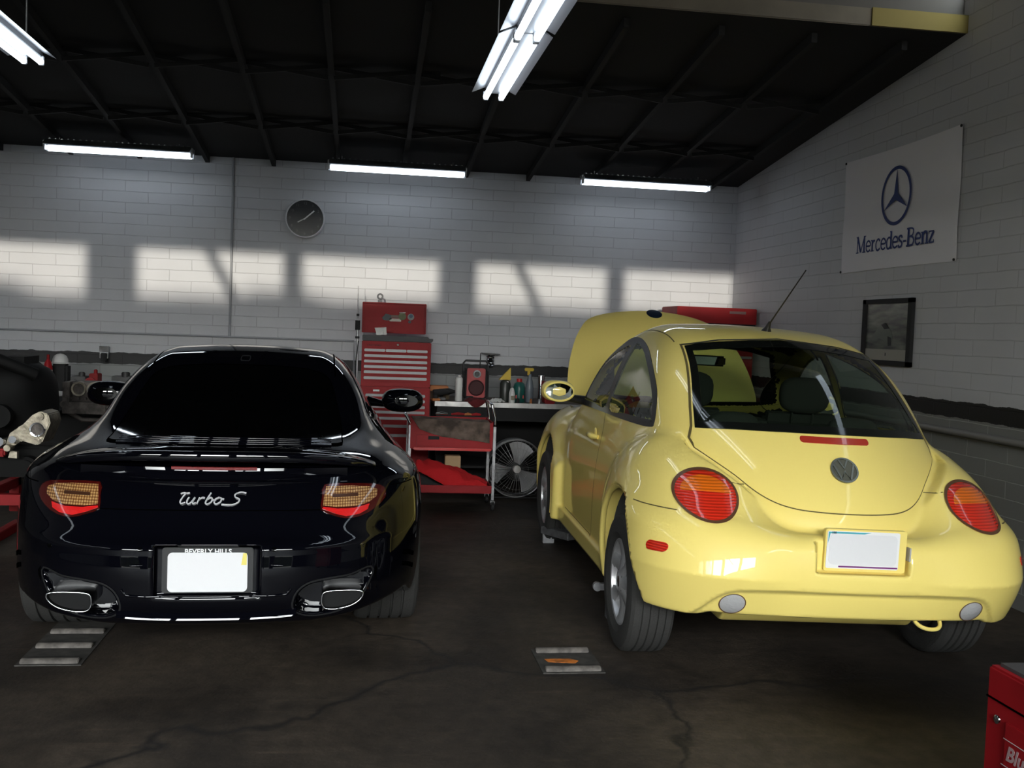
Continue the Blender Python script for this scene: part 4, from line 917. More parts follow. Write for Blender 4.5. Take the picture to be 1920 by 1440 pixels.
for sd, s in (('left', -1), ('right', 1)):
    pors.ribbon('panel_gap', pr_F, sd, [(-.42,.762),(-.55,.765),(-.66,.770)], M_gapb, pbump, w=.004)
    SWp = cr([(.42,.955),(.8,.952),(1.3,.958),(1.75,.965),(1.93,.985),(1.80,1.08),(1.58,1.17),(1.3,1.225),(1.0,1.225),(.72,1.17),(.52,1.085),(.38,1.0)], True, 4)
    pors.patch('side_window', pr_cabin, sd, SWp, M_bg, pdl if s < 0 else pdr, off=.002, thick=.004, tmax=1.6)
    pors.ribbon('window_trim', pr_cabin, sd, SWp, M_blk, pdl if s < 0 else pdr, w=.014, off=.003, closed=True, tmax=1.6)
    mo = MB(); mo.blob((s*.955, 1.90, .965), (.142, .090, .082), 4, 0, 26, 2.5); mo = pors.mb('door_mirror', mo, M_bp, pdl if s < 0 else pdr, autos=60)
    pors.mb('mirror_arm', MB().tube([(s*.72, 1.98, .95), (s*.82, 1.95, .935), (s*.90, 1.92, .94)], [.035, .022, .025], 12), M_bp, mo, autos=60)
    gm = MB().prism(ell(s*.975, .967, .078, .040, 32), 1.812, 1.822, 'y'); pors.mb('mirror_glass', gm, M_bg, mo)  # black glass puts the dark reflection of the room into the colour
    # tail lamp
M_pl = mat('smoked_red_lens', (.055, .004, .003), rough=.12, coat=1.)
M_led = bpy.data.materials.new('led_panel'); M_led.use_nodes = True; nt = M_led.node_tree; b = nt.nodes['Principled BSDF']; tc = nt.nodes.new('ShaderNodeTexCoord'); mp = nt.nodes.new('ShaderNodeMapping'); mp.inputs['Scale'].default_value = (95, 1, 95)
vo = nt.nodes.new('ShaderNodeTexVoronoi'); vo.inputs['Scale'].default_value = 1; vo.inputs['Randomness'].default_value = .12; rp = nt.nodes.new('ShaderNodeValToRGB'); e = rp.color_ramp.elements; e[0].position = .12; e[0].color = (.55, .32, .12, 1); e[1].position = .55; e[1].color = (.13, .045, .012, 1)
nt.links.new(tc.outputs['Object'], mp.inputs[0]); nt.links.new(mp.outputs[0], vo.inputs['Vector']); nt.links.new(vo.outputs['Distance'], rp.inputs[0]); nt.links.new(rp.outputs[0], b.inputs['Base Color'])
b.inputs['Roughness'].default_value = .25; b.inputs['Coat Weight'].default_value = 1; bp = nt.nodes.new('ShaderNodeBump'); bp.inputs['Distance'].default_value = .003; bp.inputs['Strength'].default_value = .6; nt.links.new(vo.outputs['Distance'], bp.inputs['Height']); nt.links.new(bp.outputs[0], b.inputs['Normal'])
M_rr = mat('red_reflector', (.62, .012, .012), rough=.22, coat=1., bump=.2, bscale=90)
TL = cr([(.447,.7955),(.437,.75),(.434,.701),(.485,.680),(.536,.666),(.60,.672),(.66,.695),(.705,.728),(.70,.765),(.655,.785),(.57,.793)], True, 2)
GO = np.array([(.452,.787),(.444,.75),(.441,.716),(.50,.709),(.57,.709),(.63,.719),(.665,.738),(.668,.762),(.63,.777),(.56,.785)])
RD = np.array([(.440,.711),(.439,.704),(.487,.686),(.536,.673),(.59,.679),(.625,.693),(.632,.713),(.57,.703),(.50,.703)])
for s in (-1, 1):
    f = np.array([s, 1]); t = pors.patch('tail_light', pr_F, 'rear', TL*f, M_pl, None, off=.004, thick=.02, step=.014); tag(t, 'tail lamp with gold lights above a red strip')
    pors.patch('led_panel', pr_F, 'rear', GO*f, M_led, t, off=.0055, thick=.002, step=.014)
    pors.patch('led_slot', pr_F, 'rear', rrect(.478, .585, .745, .757, .003)*f, mat('lamp_slot', (.05, .018, .008), rough=.3), t, off=.0072, thick=.002, step=.012)
    pors.patch('red_reflector', pr_F, 'rear', RD*f, M_rr, t, off=.0055, thick=.002, step=.014)
    # exhaust tip
    TP = cr([(.4435,.345),(.450,.370),(.475,.380),(.54,.384),(.598,.382),(.616,.370),(.607,.345),(.572,.319),(.515,.303),(.465,.303),(.447,.320)], True, 4)*f
    outer = TP; inner = inset(TP, .005); n = len(TP); V_ = []; F_ = []
    for (L_, y_) in ((outer, -.80), (outer, -.975), (inset(TP, .0015), -.980), (inset(TP, .004), -.978), (inner, -.965), (inner, -.82)): V_ += [(a, y_, b_) for a, b_ in L_]
    for i in range(5):
        for k in range(n): F_.append((i*n+k, i*n+(k+1) % n, (i+1)*n+(k+1) % n, (i+1)*n+k))
    ex = pors.mb('exhaust_tip', MB().add(V_, F_), mat('dark_chrome', (.10, .10, .10), rough=.25, metal=1.), None, autos=30)
    pors.mb('exhaust_rim', MB().tube([(a, -.978, b_) for a, b_ in inset(TP, .0025)], .0034, 8, closed=True), M_chr, ex, autos=60)
    pors.mb('exhaust_core', MB().prism([tuple(p) for p in inner], -.955, -.945, 'y'), mat('exhaust_dark', (.006, .006, .006), rough=1.), ex)  # black plug just inside the mouth stands in for the dark hollow
    pors.mb('exhaust_shroud', MB().prism([tuple(p) for p in inset(EXO*f, -.03)], -.868, -.82, 'y'), M_gapb, pbump)
    pors.ribbon('exhaust_surround', pr_F, 'rear', inset(EXO*f, -.012), M_blk, pbump, w=.007, off=.002, closed=True, step=.012)
    # corner vent
    VT = cr([(.705,.375),(.78,.44),(.84,.48),(.86,.47),(.84,.42),(.78,.365)], True, 3)
    pors.ribbon('corner_vent', pr_F, 'left' if s < 0 else 'right', [(-.66,.47),(-.58,.455),(-.50,.43)], M_gapb, pbump, w=.02, off=.002)
    pors.ribbon('corner_vent', pr_F, 'left' if s < 0 else 'right', [(-.66,.42),(-.58,.40),(-.50,.375)], M_gapb, pbump, w=.02, off=.002)
    for x_, z_ in ((.256, .563), (.62, .553)): pors.patch('parking_sensor', pr_F, 'rear', ell(s*x_, z_, .010, .009, 20), M_bg, pbump, off=.002, thick=.003, step=.01)
    pors.ribbon('roof_seam', pr_cabin, 'top', [(s*.475,1.15),(s*.478,.9),(s*.480,.62),(s*.486,.5)], M_gapb, pbody, w=.008)
# rear window, its outline found on the body
RW = cr([(0,1.232),(.2,1.228),(.36,1.212),(.445,1.178),(.475,1.12),(.497,1.05),(.515,.975),(.52,.925),(.50,.912),(.3,.915),(0,.917)], False, 3); RW = np.concatenate([RW, mirr(RW)[::-1][1:-1]])
rw = pors.patch('rear_window', pr_top, 'rear', RW, M_bg, pbody, off=.0025, thick=.005)
pors.ribbon('window_trim', pr_top, 'rear', RW, M_gapb, pbody, w=.006, off=.003, closed=True)
WSp = np.array([(0,1.27),(.3,1.25),(.45,1.20),(.56,1.10),(.62,1.0),(.4,.985),(0,.975)]); WSp = np.concatenate([WSp, mirr(WSp)[::-1][1:-1]])
pors.patch('windscreen', pr_cabin, 'front', WSp, M_bg, pbody, off=.0025, thick=.004)
pors.ribbon('aerial_fin', pr_cabin, 'rear', rrect(-.024, .024, 1.252, 1.276, .008), M_blk, pbody, w=.005, off=.002, closed=True)
for s in (-1, 1): pors.patch('headlight', pr_F, 'front', ell(s*.60, .62, .09, .11, 32), M_chr, pbody, off=.004)
# rear wing
def loft(secs, name, mt, parent, **k):
    n = len(secs[0]); V_ = [v for s_ in secs for v in s_]; F_ = []
    for i in range(len(secs)-1):
        for q in range(n): F_.append((i*n+q, i*n+(q+1) % n, (i+1)*n+(q+1) % n, (i+1)*n+q))
    F_ += [tuple(range(n)), tuple((len(secs)-1)*n+q for q in range(n))]
    return pors.mb(name, MB().add(V_, F_), mt, parent, **k)
secs = []
for x_ in np.linspace(-.665, .665, 61):
    u_ = abs(x_)/.665; dz = -.058*u_**5-.012*u_**2; ty = -.885+.30*x_*x_+.10*u_**8; ly = -.50+.06*u_**2; th = .040*(1-.75*u_**8)
    prof = [(ly, .905), (ly-.06, .918), ((ly+ty)/2, .9285), (ty+.05, .9305), (ty+.012, .9290), (ty+.003, .926), (ty, .921), (ty, .9305-th+.006), (ty+.003, .9305-th+.001), (ty+.012, .9305-th-.002), (ty+.08, .885), (ly-.05, .885)]
    secs.append([(x_, y_, z_+dz) for y_, z_ in prof])
wing = loft(secs, 'rear_wing', M_bp, None, autos=50)
secs = []
for x_ in np.linspace(-.54, .54, 41):
    u_ = abs(x_)/.54; ty = -.895+.33*x_*x_; dz = -.004*u_**2
    prof = [(ty+.20, .86), (ty+.035, .862), (ty+.030, .835), (ty+.022, .815), (ty+.004, .812), (ty, .808), (ty+.001, .801), (ty+.006, .797), (ty+.05, .785), (ty+.22, .785)]
    secs.append([(x_, y_, z_+dz) for y_, z_ in prof])
lip = loft(secs, 'deck_lip', M_bp, wing, autos=50)
M_dr = mat('unlit_red_lamp', (.20, .015, .015), rough=.2, coat=1.)
secs = []
for x_ in np.linspace(-.170, .170, 15):
    ty = -.895+.33*x_*x_+.026; secs.append([(x_, ty, .868), (x_, ty-.004, .866), (x_, ty-.004, .856), (x_, ty, .854), (x_, ty+.02, .856), (x_, ty+.02, .866)])
bl_ = loft(secs, 'brake_lamp', M_dr, wing)
g = MB()
for i, (y_, z_) in enumerate(((-.36, .928), (-.40, .924), (-.44, .920), (-.475, .915))):
    g.tube([(x_, y_-.0+.25*x_*x_, z_+.003-.02*x_*x_) for x_ in np.linspace(-.47, .47, 31)], .0055, 8)
pors.mb('grille_slats', g, M_bp, wing, autos=60)
# chrome script
def glyph_line(pts, n=6): return cr(pts, False, n)
def word(cx, cz, sc, slant=.30):
    L = []
    T = lambda P, ox: [((x+ox+y*slant), y) for x, y in P]
    L.append(T(glyph_line([(-.25,.92),(0,1.02),(.25,.98),(.50,1.03)]), .25)); L.append(T(glyph_line([(.15,1.0),(.0,.6),(-.06,.2),(.1,.0),(.4,.12)]), .30))
    L.append(T(glyph_line([(0,.62),(-.05,.25),(.08,0),(.3,.06),(.5,.6)]), .85)); L.append(T(glyph_line([(.5,.6),(.45,.2),(.55,0),(.75,.1)]), .85))
    L.append(T(glyph_line([(0,.6),(-.02,.0)]), 1.75)); L.append(T(glyph_line([(-.01,.3),(.2,.58),(.45,.55)]), 1.75))
    L.append(T(glyph_line([(.12,1.05),(0,.5),(-.02,.08),(.2,-.02),(.45,.2),(.40,.5),(.2,.58),(.02,.4)]), 2.45)); L.append(T(glyph_line([(.42,.4),(.7,.35),(.8,.3)]), 2.45))
    L.append(T(cr([(.3,.6),(.02,.45),(0,.15),(.2,-.02),(.5,.15),(.52,.45)], True, 5), 3.15)+[]); L.append(T(glyph_line([(.5,.5),(.75,.45)]), 3.15))
    L.append(T(glyph_line([(1.25,1.05),(.75,1.12),(.35,.92),(.45,.65),(.85,.45),(.85,.15),(.4,-.08),(-.5,-.05)]), 4.35))
    return [[(cx+(x-3.0)*sc, cz+y*sc) for x, y in l] for l in L]
fr = frame_on(pr_F, 'rear', (0, .745), .001); tm = MB()
for l in word(0, 0, .0455): tm.add(*stroke([(x, z-.022) for x, z in l], .0058, -.001, .004))
tx = tm.obj('script_lettering', mat('badge_chrome', (.80, .80, .84), rough=.25, metal=.45), pbump if False else pors.root, xf=lambda v: fr([v])[0]); tag(tx, 'chrome script lettering')
# plate, recess and valance
plb = MB().prism(rrect(-.175, .175, .386, .568, .012), -1.026, -1.015, 'y'); ph_ = pors.mb('plate_holder', plb, M_blk, pbump, bevel=.002)
lp = pors.mb('license_plate', MB().prism(rrect(-.153, .153, .392, .549, .018), -1.032, -1.0265, 'y'), M_plate, pbump); tag(lp, 'blanked-out grey license plate')
V_, F_ = text_mesh('BEVERLY HILLS', .026, .0005, bold=.0006); pors.mb('plate_lettering', MB().add([(v[0]*1.06, v[1]-1.0268, v[2]+.5525) for v in V_], F_), M_white, lp)
pors.mb('plate_tag', MB().prism([(.128,.50),(.149,.50),(.149,.547),(.135,.547)], -1.0328, -1.032, 'y'), mat('tag_yellow', (.75, .65, .15), rough=.5), lp)
vr = MB(); L_ = cr([(-.325,.405),(-.312,.388),(-.29,.380),(-.15,.3765),(0,.376),(.15,.3765),(.29,.380),(.312,.388),(.325,.405)], False, 4); P_ = shoot(pr_F, L_, 'rear')
vr.tube(P_, .006, 8); pors.mb('valance_strip', vr, M_bp, pbump, autos=60)
L_ = np.array([(x_, .292+.030*(abs(x_)/.5)**3) for x_ in np.linspace(-.37, .37, 31)]); P_ = shoot(pr_F, L_, 'rear')
loft([[(p[0], p[1]+.03, p[2]-.018), (p[0], p[1]-.014, p[2]-.0165), (p[0], p[1]-.0165, p[2]-.0135), (p[0], p[1]-.009, p[2]+.0135), (p[0], p[1]-.006, p[2]+.0165), (p[0], p[1]+.03, p[2]+.018)] for p in P_], 'valance_strip', M_bp, pbump, autos=50)  # added band, tilted to mirror the sky as a bright strip
for s in (-1, 1): vr = MB(); vr.tube(shoot(pr_F, [(s*.20,.50),(s*.25,.503),(s*.29,.50)], 'rear'), .005, 8); pors.mb('bumper_strip', vr, M_bp, pbump, autos=60)
for s in (-1, 1):
    make_wheel(pors, s*.752, 0, s, .335, .300, 'five', .243, M_alu); make_wheel(pors, s*.755, 2.35, s, .328, .235, 'five', .237, M_alu)
u = MB(); u.box((0, 1.2, .26), (1.2, 3.2, .10)); u.box((0, -.45, .34), (1.0, .5, .12)); pors.mb('underbody', u, MATS['underbody'], None)
# ================================================================== things in the workshop
from mathutils import noise as mn
M_red = mat('tool_red', (.30, .007, .011), rough=.5, spec=.25, noise=.12, nscale=4)
M_red2 = mat('tool_red_dull', (.24, .008, .010), rough=.55, spec=.25, noise=.15, nscale=6)
M_hand = mat('drawer_trim', (.27, .26, .27), rough=.35, metal=.3)
M_blkm = mat('matt_black', (.012, .012, .013), rough=.8)
M_steel = mat('worn_steel', (.32, .32, .33), rough=.4, metal=.8, noise=.2, nscale=20)
M_bchr = mat('bright_chrome', (.7, .7, .72), rough=.12, metal=1.)
M_cast = mat('cast_aluminium', (.36, .32, .25), rough=.45, metal=.6, noise=.35, nscale=25, bump=.4, bscale=60)
M_cast2 = mat('dull_casting', (.12, .105, .095), rough=.6, metal=.4, noise=.4, nscale=22, bump=.4, bscale=50)
M_or2 = mat('dull_orange', (.40, .13, .03), rough=.6)
M_whp = mat('white_plastic', (.62, .62, .60), rough=.4)
M_yp = mat('yellow_plastic', (.62, .42, .02), rough=.45)
def sheet(name, P, nu, nv, mt, parent, thick=.004):
    V = []; F = []
    for i in range(nu+1):
        for j in range(nv+1): V.append(P(i/nu, j/nv))
    V = np.array(V, float); n = nv+1
    du = np.gradient(V.reshape(nu+1, n, 3), axis=0); dv = np.gradient(V.reshape(nu+1, n, 3), axis=1); N = np.cross(du, dv).reshape(-1, 3); N /= (np.linalg.norm(N, axis=1, keepdims=True)+1e-9)
    B = V-N*thick; k = len(V)
    for i in range(nu):
        for j in range(nv):
            a = i*n+j; F.append((a, a+n, a+n+1, a+1)); F.append((k+a, k+a+1, k+a+n+1, k+a+n))
    for i in range(nu): a = i*n; F.append((a, k+a, k+a+n, a+n)); a = i*n+nv; F.append((a+n, k+a+n, k+a, a))
    for j in range(nv): a = j; F.append((a+1, k+a+1, k+a, a)); a = nu*n+j; F.append((a, k+a, k+a+1, a+1))
    return MB().add(np.concatenate([V, B]), F).obj(name, mt, parent, autos=70)

# ---- wall clock
t = empty('wall_clock', (-.592, YB, 2.464), 0, 'round wall clock with a black dial and silver rim on the far wall', 'clock')
MB().cyl((0, -.02, 0), .172, .034, 'y', 64).obj('dial', mat('clock_dial', (.035, .036, .04), rough=.25, coat=.6), t)
MB().lathe((0, 0, 0), [(.170, -.03), (.172, -.045), (.180, -.048), (.186, -.042), (.187, 0)], 'y', 64).obj('rim', mat('clock_rim', (.72, .72, .74), rough=.35), t)
MB().add(*stroke([(-.012, -.012), (.085, .075)], .012, .041, .044)).obj('minute_hand', M_white, t)
MB().add(*stroke([(.010, .006), (-.068, -.038)], .010, .039, .041)).obj('hour_hand', M_whp, t)
for k in range(12):
    a = PI/2-2*PI*k/12; V_, F_ = text_mesh(str(k or 12), .034, .0004); MB().add([(v[0]+.142*math.cos(a), v[1]-.0378, v[2]+.142*math.sin(a)) for v in V_], F_).obj('numeral', mat('clock_grey', (.12, .12, .13), rough=.5), t)

# ---- red roll cabinet with the chest on top
FY = 9.40
def drawer(parent, x0, x1, z0, z1, y, mt=M_red, hz=None, hh=.024):
    d = MB().box(((x0+x1)/2, y-.006, (z0+z1)/2), (x1-x0-.004, .014, z1-z0-.004)).obj('drawer', mt, parent, bevel=.002)
    MB().box(((x0+x1)/2, y-.020, z1-.016), (x1-x0-.006, .016, hh)).obj('drawer_pull', M_hand, d, bevel=.004)
t = empty('roll_cabinet', (.292, FY, 0), 0, 'tall red roll cabinet on the floor under the open red tool chest', 'tool cabinet')
MB().box((0, .23, .50), (.63, .44, .84)).obj('body', M_red, t, bevel=.006)
for z_ in (.862, .812, .760, .710, .655, .585, .50): drawer(t, -.27, .272, z_-.045 if z_ > .6 else z_-.065, z_, 0)
MB().box((-.172, -.006, .887), (.056, .006, .016)).obj('name_plate', M_white, t)
V_, F_ = text_mesh('SEARS', .014, .0004)
for x_ in (-.26, .26):
    for y_ in (.05, .40): c_ = MB().cyl((x_, y_, .038), .037, .03, 'x', 20); c_.box((x_, y_, .075), (.05, .06, .012)); c_.obj('caster', M_blkm, t)
t = empty('tool_chest', (.292, FY, .922), 0, 'red tool chest with silver drawer pulls and its lid standing open', 'tool chest')
MB().box((0, .21, .205), (.625, .40, .41)).obj('body', M_red, t, bevel=.006)
zz_ = [.345, .295, .245, .197, .149, .095]
for k in range(3): drawer(t, -.292+.191*k, -.292+.191*(k+1), .300, .345, 0)
for k in range(5): drawer(t, -.292, .281, zz_[k+1]-.047, zz_[k+1], 0)
MB().cyl((.01, -.004, .383), .008, .012, 'y', 14).obj('lock', M_bchr, t)
V_, F_ = text_mesh('CRAFTSMAN', .022, .0004, .2); MB().add([(v[0]-.205, v[1]-.001, v[2]+.372) for v in V_], F_).obj('name_lettering', M_blkm, t)
l = MB(); l.box((-.02, .395, .625), (.595, .02, .285)); l.box((-.02, .375, .762), (.595, .05, .012)); l.box((-.312, .375, .625), (.012, .05, .285)); l.box((.272, .375, .625), (.012, .05, .285))
ld = l.obj('lid', M_red, t, bevel=.004)
def sticker(pts, mt, y=.383): MB().prism(pts, y-.0015, y, 'y').obj('sticker', mt, ld)
sticker([(-.135,.625),(-.10,.665),(-.05,.655),(-.04,.615),(-.08,.600),(-.12,.605)], mat('sticker_dark', (.05, .06, .07), rough=.5))
sticker([(-.065,.595),(.045,.595),(.045,.623),(-.065,.623)], mat('sticker_cream', (.55, .52, .46), rough=.5))
sticker(circ(.055, .645, .036, 24)[:-1], mat('sticker_green', (.12, .13, .05), rough=.5), .381)
sticker([(.025,.676),(.085,.678),(.085,.684),(.025,.682)], M_white, .379)
sticker(circ(.135, .642, .031, 24)[:-1], mat('sticker_grey', (.25, .25, .25), rough=.5)); sticker(circ(.135, .650, .018, 20)[:-1], mat('sticker_blue', (.05, .10, .16), rough=.5), .3812)
sticker([(-.05,.628),(.03,.628),(.03,.655),(-.05,.655)], mat('sticker_brown', (.16, .10, .08), rough=.5), .382)
sticker(circ(.125, .595, .014, 16)[:-1], MATS['sticker_dark'])
# matt black tray lip along the chest front, a card and a roll on top of the lid
t = MB(); t.prism([(-.31, .412), (.315, .412), (.325, .428), (.33, .446), (.29, .446), (.285, .462), (-.31, .462)], .0, .16, 'y')
o = t.obj('tool_tray', mat('dark_tray', (.06, .06, .065), rough=.6), None, bevel=.004); o.location = (.292, FY+.0, .922); tag(o, 'dark flat tray lying across the open red chest', 'tray')
t = MB(); t.prism([(.089, 1.452), (.194, 1.460), (.198, 1.402), (.198, 1.392), (.170, 1.392), (.168, 1.418), (.102, 1.414)], FY+.05, FY+.10, 'y'); t.prism([(.102, 1.414), (.166, 1.418), (.166, 1.388), (.106, 1.386)], FY+.04, FY+.06, 'y')
tag(t.obj('paper_box', M_whp, None, bevel=.001), 'small torn white box standing in the open red chest', 'box')
t = MB(); t.lathe((.135, FY+.38, 1.745), [(.014, -.012), (.014, .012), (.028, .014), (.030, .010), (.030, -.010), (.028, -.014), (.014, -.012)], 'y', 28); t.box((.135, FY+.38, 1.702), (.04, .04, .024))
tag(t.obj('tape_roll', mat('grey_ring', (.10, .10, .11), rough=.4), None), 'small dark ring standing on top of the open chest lid', 'ring')
# thin upright rod
t = empty('upright_rod', (-.062, 9.36, 0), 0, 'thin upright rod with dark clamps standing left of the red tool chest', 'rod')
MB().tube([(.02, 0, .02), (0, 0, 1.40), (-.004, 0, 1.82)], [.011, .009, .004], 10).obj('rod', M_steel, t)
for z_, r_, h_ in ((1.47, .022, .085), (1.36, .019, .02), (1.56, .012, .022)): MB().cyl((-.001, 0, z_), r_, h_, 'z', 16).obj('clamp', M_blkm, t)
MB().tube([(.01, -.012, 1.33), (-.012, -.03, 1.1), (.014, -.03, .8), (.016, -.012, .4)], .004, 6).obj('cable', M_blkm, t)

# ---- benches
def bench(x0, x1, label, edge):
    t = empty('workbench', ((x0+x1)/2, 9.24, 0), 0, label, 'workbench'); L = x1-x0
    MB().box((0, .42, .792), (L, .84, .034)).obj('bench_top', mat('bench_wood', (.07, .055, .045), rough=.7, noise=.3, nscale=5), t, bevel=.003)
    MB().box((0, -.006, .795), (L, .014, .044)).obj('front_edge', edge, t, bevel=.003)
    n = max(2, int(L/1.5)+1)
    for k in range(n):
        x = -L/2+.06+k*(L-.12)/(n-1)
        for y in (.06, .76): MB().box((x, y, .388), (.07, .07, .776)).obj('leg', M_blkm, t, bevel=.004)
    MB().box((0, .42, .22), (L-.1, .7, .02)).obj('lower_shelf', M_blkm, t)
    MB().box((0, .02, .71), (L-.05, .03, .12)).obj('shade_apron', M_blkm, t); MB().box((0, .80, .39), (L-.04, .02, .77)).obj('shade_panel', M_blkm, t)  # matt black boards added to stand in for the shade under the bench
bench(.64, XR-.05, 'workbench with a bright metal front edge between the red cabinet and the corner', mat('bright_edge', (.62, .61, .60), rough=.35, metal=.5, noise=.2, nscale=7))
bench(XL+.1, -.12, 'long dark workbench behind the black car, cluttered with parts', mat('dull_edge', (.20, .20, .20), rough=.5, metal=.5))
ZB = .812
# ---- job-site radio
t = empty('radio', (1.035, 9.50, ZB), 0, 'red and black work radio with a carry handle on the bench', 'radio')
MB().box((0, .06, .155), (.24, .14, .28)).obj('casing', M_blkm, t, bevel=.02, seg=3)
MB().prism(rrect(-.088, .082, .03, .30, .015), -.022, .0, 'y').obj('front_panel', mat('radio_red', (.36, .015, .018), rough=.4), t, bevel=.003)
MB().lathe((.0, -.022, .120), [(.074, 0), (.074, -.008), (.066, -.012), (.062, -.004), (.0005, -.002)], 'y', 36).obj('speaker_grille', mat('speaker_dark', (.05, .008, .010), rough=.7), t)
MB().lathe((.003, -.022, .248), [(.036, 0), (.036, -.012), (.024, -.014), (.022, -.008)], 'y', 28).obj('dial_ring', mat('dial_grey', (.30, .31, .32), rough=.4), t)
MB().cyl((.003, -.030, .248), .021, .016, 'y', 24).obj('dial', M_blk, t)
MB().tube([(-.115, .03, .26), (-.12, .03, .345), (-.10, .03, .368), (.085, .03, .368), (.107, .03, .345), (.11, .03, .26)], .0095, 10).obj('handle', mat('handle_grey', (.035, .035, .037), rough=.6), t)
MB().tube([(.036, .05, .29), (.038, .05, .44)], [.006, .004], 8).obj('aerial', M_blkm, t)
MB().box((-.055, -.03, .022), (.06, .03, .044)).obj('foot', M_blkm, t, bevel=.005)
# chrome coil part hanging on the wall above the bench
t = empty('coil_spring_unit', (1.235, 10.078, 1.245), 0, 'chromed coil spring part on a flat cap on the wall behind the radio', 'car part')
MB().prism([(-.095, .0), (.085, -.006), (.090, -.014), (.0, -.022), (-.09, -.008)], -.04, .04, 'y').obj('cap', M_dkm, t)
sp_ = [(.035*math.cos(a)-.004, .035*math.sin(a), -.024-.105*a/(2*PI*4)) for a in np.linspace(0, 2*PI*4, 80)]
MB().tube(sp_, .0085, 8).obj('coil', M_bchr, t); MB().cyl((-.004, 0, -.08), .016, .12, 'z', 12).obj('rod', M_blkm, t); MB().cyl((.034, .04, -.08), .006, .12, 'z', 8).obj('rod', M_steel, t)
# bottles and cans
def bottle(loc, prof, mt, label, cat='bottle', extra=None, grp=None):
    o = empty('bottle', loc, 0, label, cat, grp); MB().lathe((0, 0, 0), prof, 'z', 24, True).obj('body', mt, o, autos=40)
    if extra: extra(o)
    return o
def jugbox(n, mt, w=.10, d=.07, h=.15): return lambda o: MB().box((0, 0, h/2), (w, d, h)).obj(n, mt, o, bevel=.012, seg=3)
bottle((.868, 9.40, ZB), [(.001, 0), (.032, 0), (.034, .01), (.034, .20), (.028, .215), (.013, .222), (.013, .235), (.001, .236)], M_whp, 'tall white can left of the red work radio', 'can')
def funnel(o): MB().add([(-.062, -.03, .205), (.045, -.03, .205), (.045, .03, .205), (-.062, .03, .205), (.040, -.006, .315), (.046, -.006, .315), (.046, .006, .315), (.040, .006, .315)], [(0,1,5,4),(1,2,6,5),(2,3,7,6),(3,0,4,7),(4,5,6,7),(3,2,1,0)]).obj('funnel', M_yp, o); MB().box((.012, -.038, .15), (.022, .004, .09)).obj('paper_label', M_whp, o)
o = bottle((1.300, 9.44, ZB), [(.001, 0), (.048, 0), (.050, .01), (.050, .17), (.04, .195), (.02, .205), (.001, .206)], mat('dark_bottle', (.03, .035, .03), rough=.35), 'dark bottle with a yellow funnel upside down on top', 'bottle', funnel)
def cap(mt, r, z, h): return lambda o: MB().cyl((0, 0, z), r, h, 'z', 18).obj('cap', mt, o, bevel=.002)
def wl(o): cap(M_yp, .016, .008, .012)(o); MB().box((.004, -.029, .05), (.032, .004, .04)).obj('paper_label', mat('label_print', (.25, .22, .15), rough=.6), o)
bottle((1.345, 9.30, ZB), [(.001, 0), (.026, 0), (.028, .008), (.028, .09), (.018, .13), (.010, .14), (.001, .141)], M_whp, 'small white squeeze bottle in front of the dark funnel bottle', 'bottle', wl)
def gj(o): cap(mat('red_cap', (.50, .02, .02), rough=.4), .026, .205, .03)(o); MB().box((0, -.045, .055), (.075, .006, .03)).obj('label_band', MATS['red_cap'], o)
bottle((1.428, 9.42, ZB), [(.001, 0), (.050, 0), (.055, .012), (.055, .14), (.045, .175), (.024, .19), (.001, .191)], mat('green_jug', (.01, .10, .085), rough=.4), 'dark green jug with a red cap on the bench', 'jug', gj)
def trig(o): MB().box((-.008, 0, .305), (.085, .028, .03)).obj('trigger_head', M_yp, o, bevel=.006); MB().box((-.012, 0, .275), (.024, .024, .05)).obj('neck', M_yp, o, bevel=.003)
bottle((1.530, 9.46, ZB), [(.001, 0), (.036, 0), (.038, .01), (.038, .13), (.030, .19), (.017, .24), (.016, .262), (.001, .263)], mat('clear_spray', (.16, .19, .22), rough=.25), 'tall spray bottle with a yellow trigger on the bench', 'bottle', trig)
# power tools, box, cloth, clutter right of the chest
t = MB(); t.box((.70, 9.62, ZB+.10), (.17, .14, .05)); o = t.obj('orange_case', M_or2, None, bevel=.006); tag(o, 'dull orange case behind the power tools beside the red chest', 'case')
MB_ = MB().box((.70, 9.62, ZB+.037), (.19, .16, .074)).obj('cardboard_box', mat('card', (.10, .07, .04), rough=.8), None, bevel=.004); tag(MB_, 'brown box under the dull orange case', 'box')
for k, (x, y, z, rz, lb) in enumerate(((.70, 9.36, ZB, .2, 'black cordless drill lying nearest the red chest'), (.765, 9.485, ZB, -.1, 'black cordless drill lying beside the tall white can'))):
    t = empty('power_drill', (x, y, z), rz, lb, 'drill')
    MB().tube([(-.07, 0, .075), (.02, 0, .08), (.05, 0, .08), (.085, 0, .08)], [.026, .030, .020, .010], 14).obj('motor_housing', M_blkm, t); MB().box((-.05, 0, .03), (.032, .034, .06)).obj('grip', M_blkm, t, bevel=.006); MB().box((-.045, 0, .011), (.075, .055, .022)).obj('battery', M_or2 if k == 0 else M_dkm, t, bevel=.005)
t = sheet('shop_rag', lambda u, v: (1.14+.14*u, 9.27+.09*v, ZB+.012+.03*math.sin(PI*u)*math.sin(PI*v)+.016*mn.noise((u*7, v*6, 3.1))), 22, 12, M_whp, None, .003); tag(t, 'crumpled white rag at the bench edge', 'rag')
